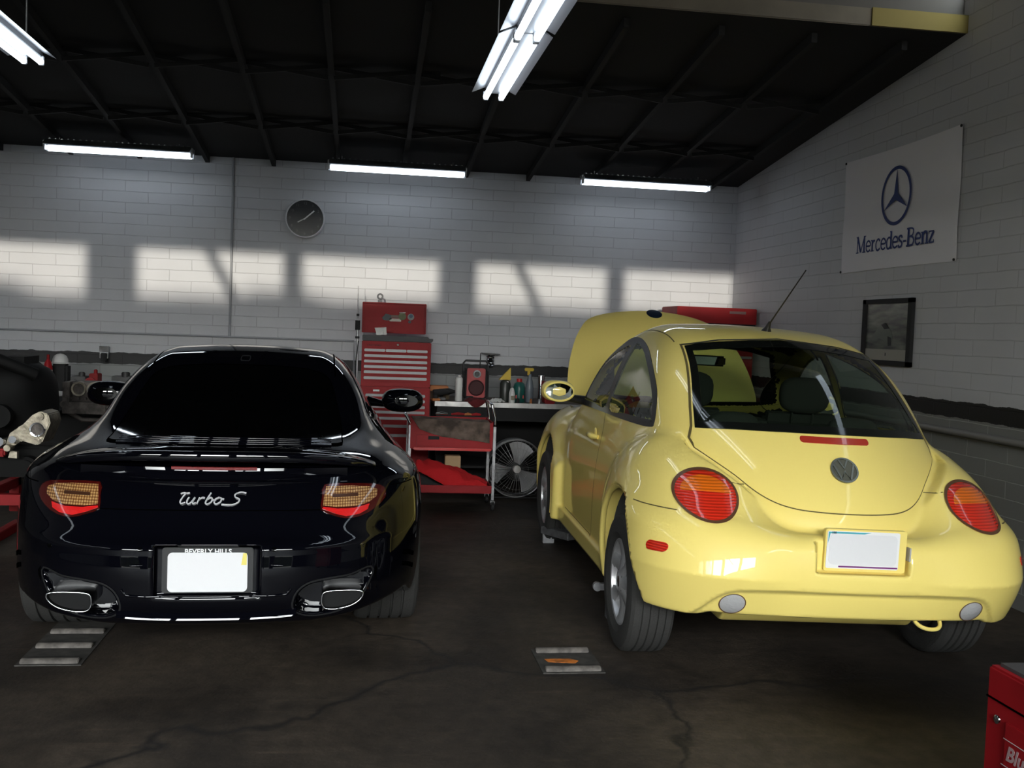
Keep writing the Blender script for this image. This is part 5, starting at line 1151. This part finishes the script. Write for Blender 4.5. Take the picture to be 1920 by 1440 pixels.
t = sheet('shop_rag', lambda u, v: (.93+.16*u+.02*math.sin(9*v), 9.235-.018*sstep((.5-v)*4)+.20*max(0, v-.15), ZB+.012+.03*math.sin(PI*u)*math.sin(PI*v)-.055*float(sstep((.18-v)*9))*math.sin(PI*u)+.010*mn.noise((u*6, v*6, 8.))), 20, 20, mat('rag_red', (.10, .008, .010), rough=.95), None, .003); tag(t, 'dark red rag hanging over the bench edge below the radio', 'rag')
for k, (x, r, c, lb) in enumerate(((1.40, .016, M_blkm, 'small black jar at the bench edge under the green jug'), (1.52, .012, M_or2, 'small orange jar at the bench edge'), (1.60, .02, M_steel, 'small metal jar at the bench edge by the yellow mirror'))):
    o = MB().lathe((x, 9.29, ZB), [(.001, 0), (r, 0), (r, .03), (r*.6, .045), (.001, .046)], 'z', 16, True).obj('jar', c, None); tag(o, lb, 'jar')
t = empty('bench_vice', (1.70, 9.32, ZB), 0, 'dark red bench vice beside the yellow mirror', 'vice')
MB().box((0, .06, .06), (.10, .16, .12)).obj('base', M_red2, t, bevel=.01); MB().box((.0, -.02, .16), (.13, .05, .09)).obj('jaw', M_red2, t, bevel=.006); MB().box((.0, .09, .16), (.13, .05, .09)).obj('jaw', M_red2, t, bevel=.006)
MB().tube([(0, -.12, .10), (0, .05, .10)], .014, 10).obj('screw', M_steel, t); MB().tube([(-.08, -.12, .14), (.07, -.12, .04)], .006, 8).obj('handle', M_steel, t)
t = MB().lathe((1.665, 9.62, ZB), [(.001, 0), (.032, 0), (.032, .24), (.030, .25), (.001, .251)], 'z', 20, True).obj('canister', M_bchr, None); tag(t, 'shiny tall metal canister behind the bench vice', 'canister')
# ---- service cart
CY = 8.30
t = empty('service_cart', (.74, CY, 0), 0, 'red two-tier service cart with chrome posts and side rail', 'cart')
x0, x1 = -.355, .325
tr = MB(); tr.box((-.015, .20, .50), (x1-x0-.02, .42, .012)); tr.prism([(x0, .735), (x0, .60), (x0, .495), (x1-.02, .495), (x1-.02, .715), (x1-.05, .715), (x1-.05, .69), (x0+.10, .655), (x0+.06, .735)], -.012, .0, 'y'); tr.box((x0+.005, .2, .61), (.012, .42, .23)); tr.box((x1-.015, .2, .61), (.012, .42, .23)); tr.box((-.015, .415, .61), (x1-x0, .012, .23)); tr.box((-.015, .2, .64), (x1-x0-.02, .40, .01))
tr.obj('top_tray', M_red, t, bevel=.003)
d = MB().box((-.01, -.018, .565), (.585, .014, .095)).obj('drawer', M_red, t, bevel=.003)
for x_ in (-.165, .10): MB().box((x_, -.027, .588), (.088, .006, .026)).obj('pull_slot', M_blkm, d)
MB().box((-.01, -.022, .498), (.63, .03, .022)).obj('tray_lip', mat('cart_lip', (.55, .015, .016), rough=.3, coat=.6), t, bevel=.006)
lt = MB(); lt.box((-.01, .2, .145), (.66, .42, .012)); lt.box((-.01, -.006, .172), (.66, .014, .062)); lt.box((-.01, .41, .172), (.66, .014, .062)); lt.box((-.335, .2, .172), (.014, .42, .062)); lt.box((.315, .2, .172), (.014, .42, .062)); lt.obj('bottom_tray', M_red, t, bevel=.003)
for x_ in (x0-.0, x1+.005):
    for y_ in (.0, .40):
        MB().box((x_, y_, .385), (.022, .022, .60)).obj('post', M_steel, t, bevel=.002)
        w_ = MB().cyl((x_, y_-.015, .038), .037, .026, 'x', 22).obj('caster', M_blkm, t, bevel=.004); MB().box((x_, y_, .068), (.04, .045, .03)).obj('caster_fork', M_bchr, w_, bevel=.004)
MB().tube([(x1+.005, 0, .70), (x1+.003, -.005, .76), (x1-.02, .0, .86), (x1-.035, .04, .88), (x1-.035, .36, .88), (x1-.02, .40, .86), (x1+.003, .405, .76), (x1+.005, .40, .70)], .013, 12).obj('push_rail', M_bchr, t)
MB().tube([(x0, 0, .70), (x0-.04, 0, .77), (x0-.05, .05, .80), (x0-.05, .35, .80), (x0, .4, .70)], .011, 12).obj('side_rail', M_bchr, t)
M_clo = mat('oily_cloth', (.105, .075, .06), rough=.95, noise=.55, nscale=12)
def cl(u, v):
    x = .40+.625*u; lip = .30; zt = .742-.02*u
    if v < lip: q = v/lip; return (x, CY+.25-.27*q, zt-.012+.014*math.sin(PI*q)+.008*mn.noise((u*9, v*9, 1)))
    q = (v-lip)/(1-lip); drop = .085+.075*min(1, u*1.6)+.01*math.sin(7*u); x += .06*(1-u)*q*(1 if u < .3 else .5)
    return (x, CY-.034-.006*q+.006*mn.noise((u*10, q*5, 4)), zt-drop*q)
t = sheet('oily_rag', cl, 44, 26, M_clo, None, .004); tag(t, 'oily brown cloth draped over the top tray of the red cart', 'cloth')
def rc(u, v):
    x = .45+.58*u; c = .385-.20*max(0, u-.35)**1.1-.04*u; w = .11+.02*math.sin(5*u)
    a = PI*(v-.05)*1.05; y = CY+.14-w*math.cos(a)*1.0; zm = .157+.17*max(0, .55-u)/.55; z = max(zm, .152+(c-.152)*max(0, math.sin(a))**.6)
    k = mn.noise((u*5, v*4, 2.))*.035+mn.noise((u*13, v*9, 5.))*.012
    return (x+.02*mn.noise((v*5, u*3, 1)), y-.02+k*.6, max(zm, z+k*(.2+math.sin(a)) if a < 3 else z))
t = sheet('red_cloth', rc, 60, 36, mat('cloth_red', (.52, .008, .012), rough=.9), None, .004); tag(t, 'bright red cloth heaped on the lower tray of the red cart', 'cloth')
t = MB(); t.prism([(.92, .20), (1.0, .14), (1.03, .19), (.985, .235)], CY-.028, CY-.018, 'y'); 
t = MB().box((.76, CY+.30, .355), (.13, .10, .113)).obj('wooden_block', mat('pale_wood', (.42, .28, .15), rough=.7), None, bevel=.004); t.location = (0, 0, 0); tag(t, 'pale wooden block behind the red cloth on the cart', 'block')
o = MB().box((.62, CY+.24, .225), (.36, .22, .146)).obj('black_case', M_blkm, None, bevel=.01); tag(o, 'black case under the pale wooden block on the cart', 'case')
o = MB().blob((.70, CY+.035, .172), (.05, .025, .02), 4, .05, 18, 2.5).obj('bowl', mat('grey_bowl', (.10, .09, .08), rough=.6), None); tag(o, 'dull grey lump in front of the red cloth on the cart', 'tool')
for k, (x, c, l_, lb) in enumerate(((.66, M_bchr, .10, 'short chrome wrench at the back of the red cart top'), (.80, M_red2, .12, 'dark red screwdriver at the back of the red cart top'), (.88, M_or2, .06, 'orange-red socket at the back of the red cart top'), (.95, M_red, .08, 'red screwdriver near the chrome rail of the cart'))):
    o = MB().tube([(x-l_/2, CY+.33, .752), (x, CY+.33, .758), (x+l_/2, CY+.33, .754)], [.009, .013, .008], 10).obj('hand_tool', c, None); tag(o, lb, 'tool')
# ---- drum fan standing on the floor
t = empty('floor_fan', (1.345, 8.97, .270), 0, 'round grey floor fan with a wire guard under the bench', 'fan')
g = MB()
for rr, yy in ((.250, 0), (.252, -.06), (.250, -.10)): g.tube([(rr*math.cos(a), yy, rr*math.sin(a)) for a in np.linspace(0, 2*PI, 65)[:-1]], .0055, 8, closed=True)
M_wire = mat('guard_wire', (.30, .30, .30), rough=.4, metal=.7)
g.obj('guard_rim', M_wire, t)
g = MB()
for k in range(40): a = 2*PI*k/40; g.tube([(.04*math.cos(a), -.135, .04*math.sin(a)), (.14*math.cos(a), -.145, .14*math.sin(a)), (.25*math.cos(a), -.10, .25*math.sin(a))], .0013, 5)
for rr in (.10, .18): g.tube([(rr*math.cos(a), -.143+.05*max(0, rr-.14), rr*math.sin(a)) for a in np.linspace(0, 2*PI, 49)[:-1]], (.0009), 5, closed=True)
g.obj('wire_guard', M_wire, t)
MB().lathe((0, 0, 0), [(.252, -.10), (.256, 0), (.252, .10), (.246, .10), (.248, 0), (.246, -.10), (.252, -.10)], 'y', 64).obj('drum', mat('fan_drum', (.16, .16, .16), rough=.5), t)
MB().lathe((0, 0, 0), [(.034, -.10), (.034, -.148), (.028, -.152), (.0005, -.153)], 'y', 28).obj('hub', mat('fan_hub', (.42, .40, .38), rough=.4), t)
M_bld = mat('fan_blade', (.50, .50, .51), rough=.28, metal=.35)
for k, a0 in enumerate((195, 315, 75)):
    def bl(u, v, a0=a0):
        a = math.radians(a0+(-30+60*v)*(1-.25*(1-u))); r = .045+.185*u*(1-.10*(2*v-1)**2); return (r*math.cos(a), -.055+.05*(2*v-1)+.02*u, r*math.sin(a))
    sheet('fan_blade', bl, 10, 14, M_bld, t, .003)
b = MB(); b.tube([(-.18, -.08, -.20), (-.22, -.08, -.258), (.22, -.08, -.258), (.18, -.08, -.20)], .008, 8); b.tube([(-.18, .08, -.20), (-.22, .08, -.258), (.22, .08, -.258), (.18, .08, -.20)], .008, 8); b.obj('stand', M_blkm, t)
MB().tube([(-.24, -.12, -.11), (-.15, -.155, -.16), (-.02, -.155, -.215), (.12, -.15, -.225), (.26, -.12, -.19)], .004, 6).obj('power_cord', M_blkm, t)
# ---- red cabinet in the corner behind the raised bonnet
t = empty('corner_cabinet', (3.28, 9.40, .812), 0, 'red tool chest with a black band in the corner behind the raised bonnet', 'tool chest')
MB().box((0, .25, .395), (.76, .48, .79)).obj('body', M_red2, t, bevel=.006); MB().box((0, .235, .87), (.78, .51, .155)).obj('lid', M_red, t, bevel=.006)
MB().box((0, -.008, .78), (.76, .02, .05)).obj('black_band', M_blkm, t)
MB().box((.20, -.022, .905), (.16, .004, .025)).obj('name_plate', mat('grey_plate', (.20, .10, .10), rough=.5), t)
for z_ in (.72, .62, .50): drawer(t, -.36, .36, z_-.08, z_, 0, M_red2)
# ---- banner
bx = XR; byl, byr, bzt, bzb = 7.70, 6.108, 2.872, 2.012
t = empty('banner', (bx, (byl+byr)/2, (bzt+bzb)/2), 0, 'white banner with a dark blue three-pointed star and lettering', 'banner')
hw, hh = (byl-byr)/2, (bzt-bzb)/2
def bn(u, v): return (-.008-.003*math.sin(3*PI*v+1)-.003*math.sin(2*PI*u), hw*(1-2*u), hh*(1-2*v)-.012*math.sin(PI*u)*(1 if v < .5 else -.4))
sheet('cloth', bn, 30, 20, mat('banner_white', (.86, .84, .88), rough=.8), t, .002)
M_blue = mat('banner_blue', (.012, .030, .16), rough=.7)
def onb(V, d=0.): return [(-.0165-(-v[1])-d, -v[0], v[2]) for v in V]     # text plane x -> -Y
cx_, cz_, R_ = 0.012, .078, .196
ms = MB(); V_, F_ = stroke([(R_*math.cos(a), R_*math.sin(a)) for a in np.linspace(0, 2*PI, 73)[:-1]], .024, 0, .001, True); ms.add(onb([(v[0]+cx_, v[1], v[2]+cz_) for v in V_]), F_)
st = []
for k in range(3):
    a = PI/2+k*2*PI/3; st.append((.188*math.cos(a), .188*math.sin(a))); b_ = a+PI/3; st.append((.031*math.cos(b_), .031*math.sin(b_)))
V_ = [(x, 0, z) for x, z in st]+[(0, 0, 0)]; V2_ = V_+[(x, -.001, z) for x, _, z in V_]; F_ = [(6, i, (i+1) % 6) for i in range(6)]+[(13, 7+(i+1) % 6, 7+i) for i in range(6)]
ms.add(onb([(v[0]+cx_, v[1], v[2]+cz_) for v in V2_]), F_); ms.obj('star_emblem', M_blue, t)
# serif lettering drawn stroke by stroke
def serif(o, pts_list): return pts_list
GL_ = {
 'M': (1.02, [([(.12,0),(.12,1)], .07), ([(.12,.98),(.50,.05)], .15), ([(.50,.05),(.86,.98)], .07), ([(.86,0),(.86,1)], .15), ([(.0,.025),(.27,.025)], .05), ([(.70,.025),(1.02,.025)], .05), ([(0,.975),(.2,.975)], .05), ([(.82,.975),(1.02,.975)], .05)]),
 'e': (.56, [([(.07,.36),(.49,.36),(.47,.55),(.28,.66),(.10,.52),(.07,.33),(.12,.12),(.30,.02),(.50,.12)], .085)]),
 'r': (.47, [([(.16,0),(.16,.66)], .14), ([(.0,.64),(.17,.64)], .05), ([(.0,.025),(.32,.025)], .05), ([(.18,.45),(.28,.62),(.42,.61)], .10)]),
 'c': (.53, [([(.47,.53),(.38,.64),(.24,.65),(.10,.50),(.07,.32),(.13,.10),(.29,.01),(.49,.12)], .095)]),
 'd': (.62, [([(.49,0),(.49,1)], .14), ([(.38,.975),(.52,.975)], .05), ([(.47,.025),(.62,.025)], .05), ([(.46,.58),(.30,.66),(.12,.54),(.08,.32),(.13,.09),(.28,.01),(.46,.12)], .09)]),
 's': (.45, [([(.38,.52),(.33,.63),(.17,.64),(.08,.52),(.15,.40),(.33,.30),(.38,.15),(.26,.02),(.10,.03),(.05,.16)], .095)]),
 '-': (.36, [([(.05,.32),(.30,.32)], .09)]),
 'B': (.74, [([(.16,0),(.16,1)], .16), ([(0,.975),(.35,.975),(.56,.92),(.60,.75),(.52,.58),(.30,.53),(.18,.53)], .075), ([(.30,.53),(.55,.47),(.66,.28),(.56,.07),(.35,.025),(0,.025)], .085)]),
 'n': (.66, [([(.15,0),(.15,.66)], .14), ([(.0,.64),(.16,.64)], .05), ([(.0,.025),(.28,.025)], .05), ([(.17,.50),(.30,.64),(.44,.63),(.51,.50),(.51,0)], .12), ([(.38,.025),(.66,.025)], .05)]),
 'z': (.52, [([(.03,.625),(.44,.625)], .06), ([(.42,.61),(.07,.04)], .13), ([(.05,.03),(.47,.03)], .06), ([(.045,.63),(.045,.50)], .04), ([(.465,.02),(.465,.17)], .04)])}
wt = MB(); x_ = 0; L_ = 'Mercedes-Benz'; tot = sum(GL_[c][0] for c in L_); S_ = 1.09/tot; Hh = .124
for c in L_:
    for k, (P_, w_) in enumerate(GL_[c][1]):
        Q_ = cr(P_, False, 4) if len(P_) > 3 and c not in 'Mz' else P_
        V_, F_ = stroke([((x_+p[0])*S_-1.09/2, p[1]*Hh) for p in Q_], w_*S_*1.05, .0, .0010+.00008*k); wt.add(onb([(v[0]+.0, v[1], v[2]-.292) for v in V_]), F_)
    x_ += GL_[c][0]
wt.obj('lettering', M_blue, t)
for yy, zz in ((hw-.01, hh-.01), (-hw+.01, hh-.01), (hw-.01, -hh+.01), (-hw+.01, -hh+.01)): MB().cyl((-.018, yy, zz), .009, .006, 'x', 14).obj('eyelet', M_blkm, t)
# ---- framed picture
fy0, fy1, fz0, fz1 = 7.275, 6.575, 1.322, 1.795; fcy, fcz = (fy0+fy1)/2, (fz0+fz1)/2; fw_, fh_ = (fy0-fy1)/2, (fz1-fz0)/2
t = empty('picture_frame', (XR, fcy, fcz), 0, 'black framed picture of a speeding car above a cream caption strip', 'picture')
f_ = MB(); b_ = .052
for c_, d_ in (((-.014, 0, fh_-b_/3), (.028, 2*fw_, b_*.66)), ((-.014, 0, -fh_+b_/3), (.028, 2*fw_, b_*.66)), ((-.014, fw_-b_/2, 0), (.028, b_, 2*fh_)), ((-.014, -fw_+b_/2, 0), (.028, b_, 2*fh_))): f_.box(c_, d_)
f_.obj('frame', M_blkm, t, bevel=.002)
def pic_mat():
    M = bpy.data.materials.new('photo_print'); M.use_nodes = True; nt = M.node_tree; b = nt.nodes['Principled BSDF']; tc = nt.nodes.new('ShaderNodeTexCoord'); mp = nt.nodes.new('ShaderNodeMapping'); mp.inputs['Rotation'].default_value = (math.radians(-32), 0, 0); mp.inputs['Scale'].default_value = (1, 2.2, 11)
    n = nt.nodes.new('ShaderNodeTexNoise'); n.inputs['Scale'].default_value = 2.2; n.inputs['Detail'].default_value = 6; rp = nt.nodes.new('ShaderNodeValToRGB'); e = rp.color_ramp.elements; e[0].position = .35; e[0].color = (.012, .018, .012, 1); e[1].position = .72; e[1].color = (.20, .22, .17, 1)
    nt.links.new(tc.outputs['Object'], mp.inputs[0]); nt.links.new(mp.outputs[0], n.inputs['Vector']); nt.links.new(n.outputs['Fac'], rp.inputs[0]); nt.links.new(rp.outputs[0], b.inputs['Base Color']); b.inputs['Roughness'].default_value = .35; return M
MB().box((-.008, 0, .028), (.010, 2*fw_-.09, 2*fh_-.12)).obj('print', pic_mat(), t)
cs = MB(); cs.prism([(.20,-.03),(.10,.05),(.02,.062),(-.06,.01),(-.09,-.03),(-.07,-.075),(.0,-.07),(.10,-.045),(.19,-.06)], -.0150, -.0132, 'x'); cs.obj('pictured_car', mat('pictured_silver', (.15, .17, .14), rough=.5), t)
cs = MB(); cs.prism([(.08,.052),(.02,.066),(-.04,.025),(.03,.020)], -.0158, -.0150, 'x'); cs.prism([(-.02,-.03),(-.07,-.04),(-.075,-.095),(-.03,-.10)], -.0158, -.0150, 'x'); cs.obj('pictured_window', M_blkm, t)
MB().box((-.009, 0, -fh_+.075), (.012, 2*fw_-.09, .078)).obj('caption_strip', mat('cream_card', (.44, .42, .36), rough=.6), t)
MB().box((-.0155, .0, -fh_+.078), (.001, .010, .022)).obj('caption_mark', M_blkm, t)
MB().box((-.0195, 0, 0), (.003, 2*fw_-.08, 2*fh_-.07)).obj('pane', glass_mat('picture_glass', (.97, .97, .97), .0, 1.12), t)
# ---- wall socket box with a bright cover
t = empty('socket_box', (-2.395, YB, 1.13), 0, 'small wall socket box with a bright metal cover on the far wall', 'socket')
MB().box((0, -.03, 0), (.075, .06, .115)).obj('box', M_steel, t, bevel=.004); MB().box((0, -.064, .03), (.082, .006, .055)).obj('cover_plate', M_bchr, t, bevel=.002); MB().box((.005, -.085, -.045), (.05, .05, .08)).obj('plug', M_blkm, t, bevel=.006)
# ---- left bench things
def P3(px, py, Y): return atY(px, py, Y)
t = empty('cap_helmet', tuple(P3(113, 680, 9.45)), 0, 'off-white hard hat on the cluttered bench behind the black car', 'helmet')
V_ = MB(); V_.lathe((0, 0, 0), [(.066, 0), (.064, .03), (.052, .058), (.030, .074), (.001, .080)], 'z', 28); V_.obj('shell', M_whp, t, autos=60); MB().lathe((0, -.008, -.002), [(.055, .004), (.080, -.004), (.080, 0), (.055, .008)], 'z', 28).obj('brim', M_whp, t, autos=60)
p_ = P3(113, 745, 9.45); o = MB().box((p_[0], 9.45, (ZB+t.location[2]-.006)/2), (.14, .14, t.location[2]-.006-ZB)).obj('machine_housing', M_blkm, None, bevel=.02); tag(o, 'black machine housing under the off-white hard hat', 'machine')
p_ = P3(90, 700, 9.30)
def rb(o): MB().cyl((0, 0, .16), .036, .04, 'z', 20).obj('label_band', M_whp, o); cap(M_red2, .012, .285, .05)(o)
bottle((p_[0], 9.30, ZB), [(.001, 0), (.034, 0), (.035, .01), (.035, .20), (.028, .24), (.012, .27), (.001, .271)], M_red, 'red spray can with a white band beside the hard hat', 'spray can', rb)
sh = sheet('blue_sheet', lambda u, v: (-3.45+.62*u, 9.60+.25*v, ZB+.01+.26*math.sin(PI*min(1, v*.9+.08))*(.7+.3*math.sin(2.2*u+1))+.03*mn.noise((u*6, v*5, 0))), 26, 18, mat('blue_cloth', (.012, .028, .11), rough=.8), None, .004); tag(sh, 'dark blue cloth heaped at the left end of the back bench', 'cloth')
for k, (px, py, w_, h_, mt_, lb, nm) in enumerate(((150, 705, .12, .10, M_dkm, 'dark gearbox part on the bench right of the hard hat', 'gearbox_part'), (178, 700, .07, .06, M_red2, 'small dark red part between the hard hat and the wall socket', 'engine_part'), (230, 705, .16, .12, M_dkm, 'dark grey part on the bench just left of the black car roof', 'engine_part'), (275, 700, .10, .10, M_blkm, 'black box on the bench touching the outline of the black car roof', 'box'), (52, 716, .20, .14, M_blkm, 'black case on the bench under the blue cloth', 'case'))):
    p_ = P3(px, py, 9.36); m_ = MB(); zt = max(p_[2], ZB+h_*.7)
    m_.box((p_[0], 9.38, (ZB+zt)/2), (w_, .16, zt-ZB)); m_.cyl((p_[0]+w_*.2, 9.33, zt+.012), w_*.22, .05, 'z', 18); m_.cyl((p_[0]-w_*.25, 9.29, (ZB+zt)/2), (zt-ZB)*.3, .05, 'y', 18)
    tag(m_.obj(nm, mt_, None, bevel=.006), lb, 'part' if nm != 'box' else 'box')
# engine block with two open bores on a stand
p_ = P3(162, 748, 7.9)
t = empty('engine_block', (p_[0], 7.9, 0), 0, 'dull grey engine block with two open round bores on a stand', 'engine')
z0 = P3(162, 789, 7.9)[2]; z1 = P3(162, 711, 7.9)[2]; zc_ = (z0+z1)/2
b = MB(); b.box((0, .15, zc_+.02), (.24, .26, z1-z0-.09)); b.box((0, .0, zc_-.055), (.30, .14, .085)); b.box((-.13, .05, zc_+.05), (.05, .20, .16)); b.box((.14, .05, zc_+.04), (.05, .18, .18)); b.tube([(-.12, -.02, zc_-.09), (-.02, -.03, z0+.01), (.14, -.03, z0+.01), (.15, -.02, zc_-.09)], .016, 10)
for k in range(5): b.cyl((-.10+.05*k, -.02, zc_+.012), .009, .03, 'y', 10)
for x_ in (-.15, .16): b.cyl((x_, -.02, zc_-.03), .024, .06, 'y', 14)
b.obj('casting', M_cast2, t, bevel=.008)
for x_ in (-.052, .056):
    r_ = MB().lathe((x_, .02, z1-.072), [(.040, .04), (.040, -.035), (.052, -.038), (.053, .04)], 'y', 36).obj('bore', M_cast, t); MB().cyl((x_, .045, z1-.072), .041, .02, 'y', 30).obj('piston', M_blkm, r_)
for k in range(4): a = PI/4+k*PI/2; 
o = MB(); o.box((0, .2, .32), (.06, .06, .64)); o.box((0, .15, .03), (.6, .06, .06)); o.box((0, .15, .03), (.06, .7, .06)); o.obj('stand', M_red2, t, bevel=.004)
# black engine with a bright gearbox on a red stand, at the left edge
EX = P3(45, 800, 6.6); t = empty('engine_with_gearbox', (EX[0], 6.6, 0), 0, 'black engine with a bright aluminium gearbox on a red stand at the left edge', 'engine')
def q(px, py, dy=0.): v = P3(px, py, 6.6+dy); return (v[0]-EX[0], dy, v[2])
g = MB(); poly = [q(10, 838), (q(20, 812)), q(45, 795), q(62, 778), q(76, 771), q(92, 776), q(96, 793), q(88, 812), q(80, 830), q(70, 834), q(42, 826), q(30, 834)]
g.prism([(a[0], a[2]) for a in poly], -.02, .22, 'y'); c_ = q(78, 780); g.cyl((c_[0], -.02, c_[2]), .022, .05, 'y', 16); c_ = q(55, 805); g.cyl((c_[0]-.03, -.01, c_[2]-.01), .035, .05, 'y', 16); a_, b__ = q(30, 806), q(78, 826); g.bar((a_[0], -.03, a_[2]), (b__[0], -.03, b__[2]), .02, .02)
g.obj('gearbox', M_cast, t, bevel=.006)
c_ = q(74, 804); MB().lathe((c_[0], -.03, c_[2]), [(.034, .02), (.034, -.022), (.043, -.024), (.045, .02)], 'y', 32).obj('output_flange', M_bchr, t); MB().cyl((c_[0], -.032, c_[2]), .035, .02, 'y', 28).obj('flange_bore', M_cast2, t)
b = MB(); c_ = q(38, 760, .25); b.blob((c_[0]-.18, .32, c_[2]+.05), (.36, .26, .24), 5, .10, 26, 3.); b.cyl((c_[0]-.05, .04, c_[2]-.05), .07, .06, 'y', 24); b.cyl((c_[0]-.28, .04, c_[2]+.02), .10, .06, 'y', 28); b.box((c_[0]-.2, .3, c_[2]+.26), (.5, .3, .10)); b.tube([(c_[0]-.4, .1, c_[2]+.25), (c_[0]-.1, .02, c_[2]+.31), (c_[0]+.12, .15, c_[2]+.2)], .04, 12)
b.obj('engine_body', mat('engine_black', (.004, .004, .004), rough=.7, spec=.2), t, bevel=.01, autos=60)
for px, py, r_ in ((4, 826, .03), (20, 838, .02), (30, 822, .022)): c_ = q(px, py); MB().cyl((c_[0], -.03, c_[2]), r_, .08, 'y', 16).obj('fitting', M_bchr if r_ > .021 else M_cast, t)
c_ = q(24, 851); MB().prism([(c_[0]-.02, c_[2]-.02), (c_[0]+.03, c_[2]-.025), (c_[0]+.03, c_[2]+.015), (c_[0]-.01, c_[2]+.02)], -.02, .02, 'y').obj('mount_bracket', M_cast, t)
c_ = q(5, 848); MB().box((c_[0]-.03, 0, c_[2]), (.10, .06, .05)).obj('oil_filter', M_red, t, bevel=.01)
s_ = MB(); c_ = q(20, 936); s_.box((c_[0]-.10, .0, c_[2]), (.55, .07, .065)); s_.box((c_[0]-.2, .35, c_[2]), (.06, .8, .06)); s_.box((c_[0]-.2, .72, (c_[2]+.9)/2), (.06, .06, .9-c_[2]+.4)); 
for x_ in (-.3, .15): s_.box((c_[0]+x_, .0, c_[2]/2-.02), (.06, .06, c_[2]-.04))
s_.box((c_[0]-.2, .35, .03), (.06, .9, .06)); s_.obj('stand', M_red2, t, bevel=.004)
b = MB(); c_ = q(55, 860, .3); b.box((c_[0], .3, c_[2]), (.40, .3, .20)); b.cyl((c_[0]+.05, .12, c_[2]-.02), .06, .12, 'y', 20); b.obj('oil_pan', MATS['engine_black'], t, bevel=.02)
# ---- ribbed pads let into the floor
def pad(cx, cy, w_, l_, n, label, orange):
    t = empty('floor_pad', (cx, cy, 0), 0, label, 'floor plate', 'ribbed plates let into the floor')
    MB().box((0, 0, .002), (w_+.03, l_+.03, .006)).obj('plate', mat('pad_plate', (.035, .032, .028), rough=.7, noise=.4, nscale=20), t)
    for k in range(n):
        y = -l_/2+.02+k*(l_-.04)/(n-1); r = MB(); m_ = 9
        r.prism([(y-.026, .004), (y-.020, .016), (y-.008, .023), (y+.008, .023), (y+.020, .016), (y+.026, .004)], -w_/2, w_/2, 'x'); r.obj('rib', mat('pad_rib', (.10, .088, .078), rough=.7, noise=.4, nscale=25), t, bevel=.003)
    if orange: MB().prism([(-.09,-.022),(-.02,-.035),(.03,-.04),(.05,-.01),(.02,.018),(-.05,.022),(-.10,.02)], .0052, .0062, 'z').obj('orange_paint', mat('orange_paint', (.48, .14, .015), rough=.7, noise=.4, nscale=30), t)
pad(-1.268, 4.83, .235, .685, 4, 'long ribbed floor plate with four ribs behind the black car', False)
pad(.940, 4.47, .245, .30, 2, 'short ribbed floor plate with a patch of orange paint near the yellow car', True)
# ---- lift pieces under the yellow car
t = MB(); a, b = atZ(1024, 992, .10), atZ(1075, 1006, .10); t.bar(a, b, .10, .05); t.bar((a[0]+.02, a[1], .05), (a[0]+.02, a[1]+.05, .05), .08, .10); tag(t.obj('lifting_bar', M_steel, None, bevel=.004), 'steel lifting bar under the yellow car behind its front wheel', 'lifting bar')
t = MB(); a = atZ(1132, 1101, .16); t.box((a[0]+.02, a[1], .165), (.10, .04, .035)); t.cyl((a[0]-.035, a[1], .165), .024, .03, 'y', 14); t.box((a[0]+.03, a[1], .075), (.03, .04, .15)); tag(t.obj('lift_pad', M_steel, None, bevel=.003), 'small grey lift pad beside the rear wheel of the yellow car', 'lift pad')
# ---- red tool cart close to the camera
t = empty('near_tool_cart', (1.60, 2.395, 0), 0, 'red tool cart with a black mat top at the lower right corner', 'tool cart')
MB().box((.32, -.36, .40), (.64, .72, .53)).obj('body', M_red, t, bevel=.006)
MB().box((.32, -.36, .668), (.60, .68, .012)).obj('top_mat', mat('rubber_mat', (.055, .05, .05), rough=.7), t)
r_ = MB(); r_.box((.63, -.36, .70), (.02, .72, .05)); r_.obj('top_rim', M_red, t, bevel=.003)
MB().box((-.001, -.36, .586), (.004, .715, .004)).obj('seam', M_gapb if 'M_gapb' in globals() else M_blkm, t)
MB().box((-.003, -.40, .35), (.008, .62, .40)).obj('side_panel', M_red, t, bevel=.003)
MB().lathe((-.001, -.050, .540), [(.012, 0), (.011, -.003), (.006, -.006), (.0005, -.0065)], 'x', 18).obj('screw', M_bchr, t)
MB().lathe((-.001, -.050, .38), [(.012, 0), (.011, -.003), (.006, -.006), (.0005, -.0065)], 'x', 18).obj('screw', M_bchr, t)
for z_, y0_, y1_ in ((.508, -.09, -.50), (.442, -.085, -.50)): MB().tube([(-.008, y0_, z_), (-.008, y1_, z_)], .0012, 6).obj('pinstripe', mat('pin_white', (.5, .4, .4), rough=.5), t)
V_, F_ = text_mesh('Blue-Point', .052, .0005, .25, 1.05, .0012); MB().add([(-.0078+v[1], -v[0]-.215, v[2]+.475) for v in V_], F_).obj('lettering', mat('letter_pale', (.42, .28, .28), rough=.5), t)
for x_ in (.06, .58):
    for y_ in (-.08, -.64): c_ = MB().cyl((x_, y_, .06), .06, .035, 'x', 24); c_.box((x_, y_, .125), (.06, .07, .02)); c_.obj('caster', M_blkm, t)
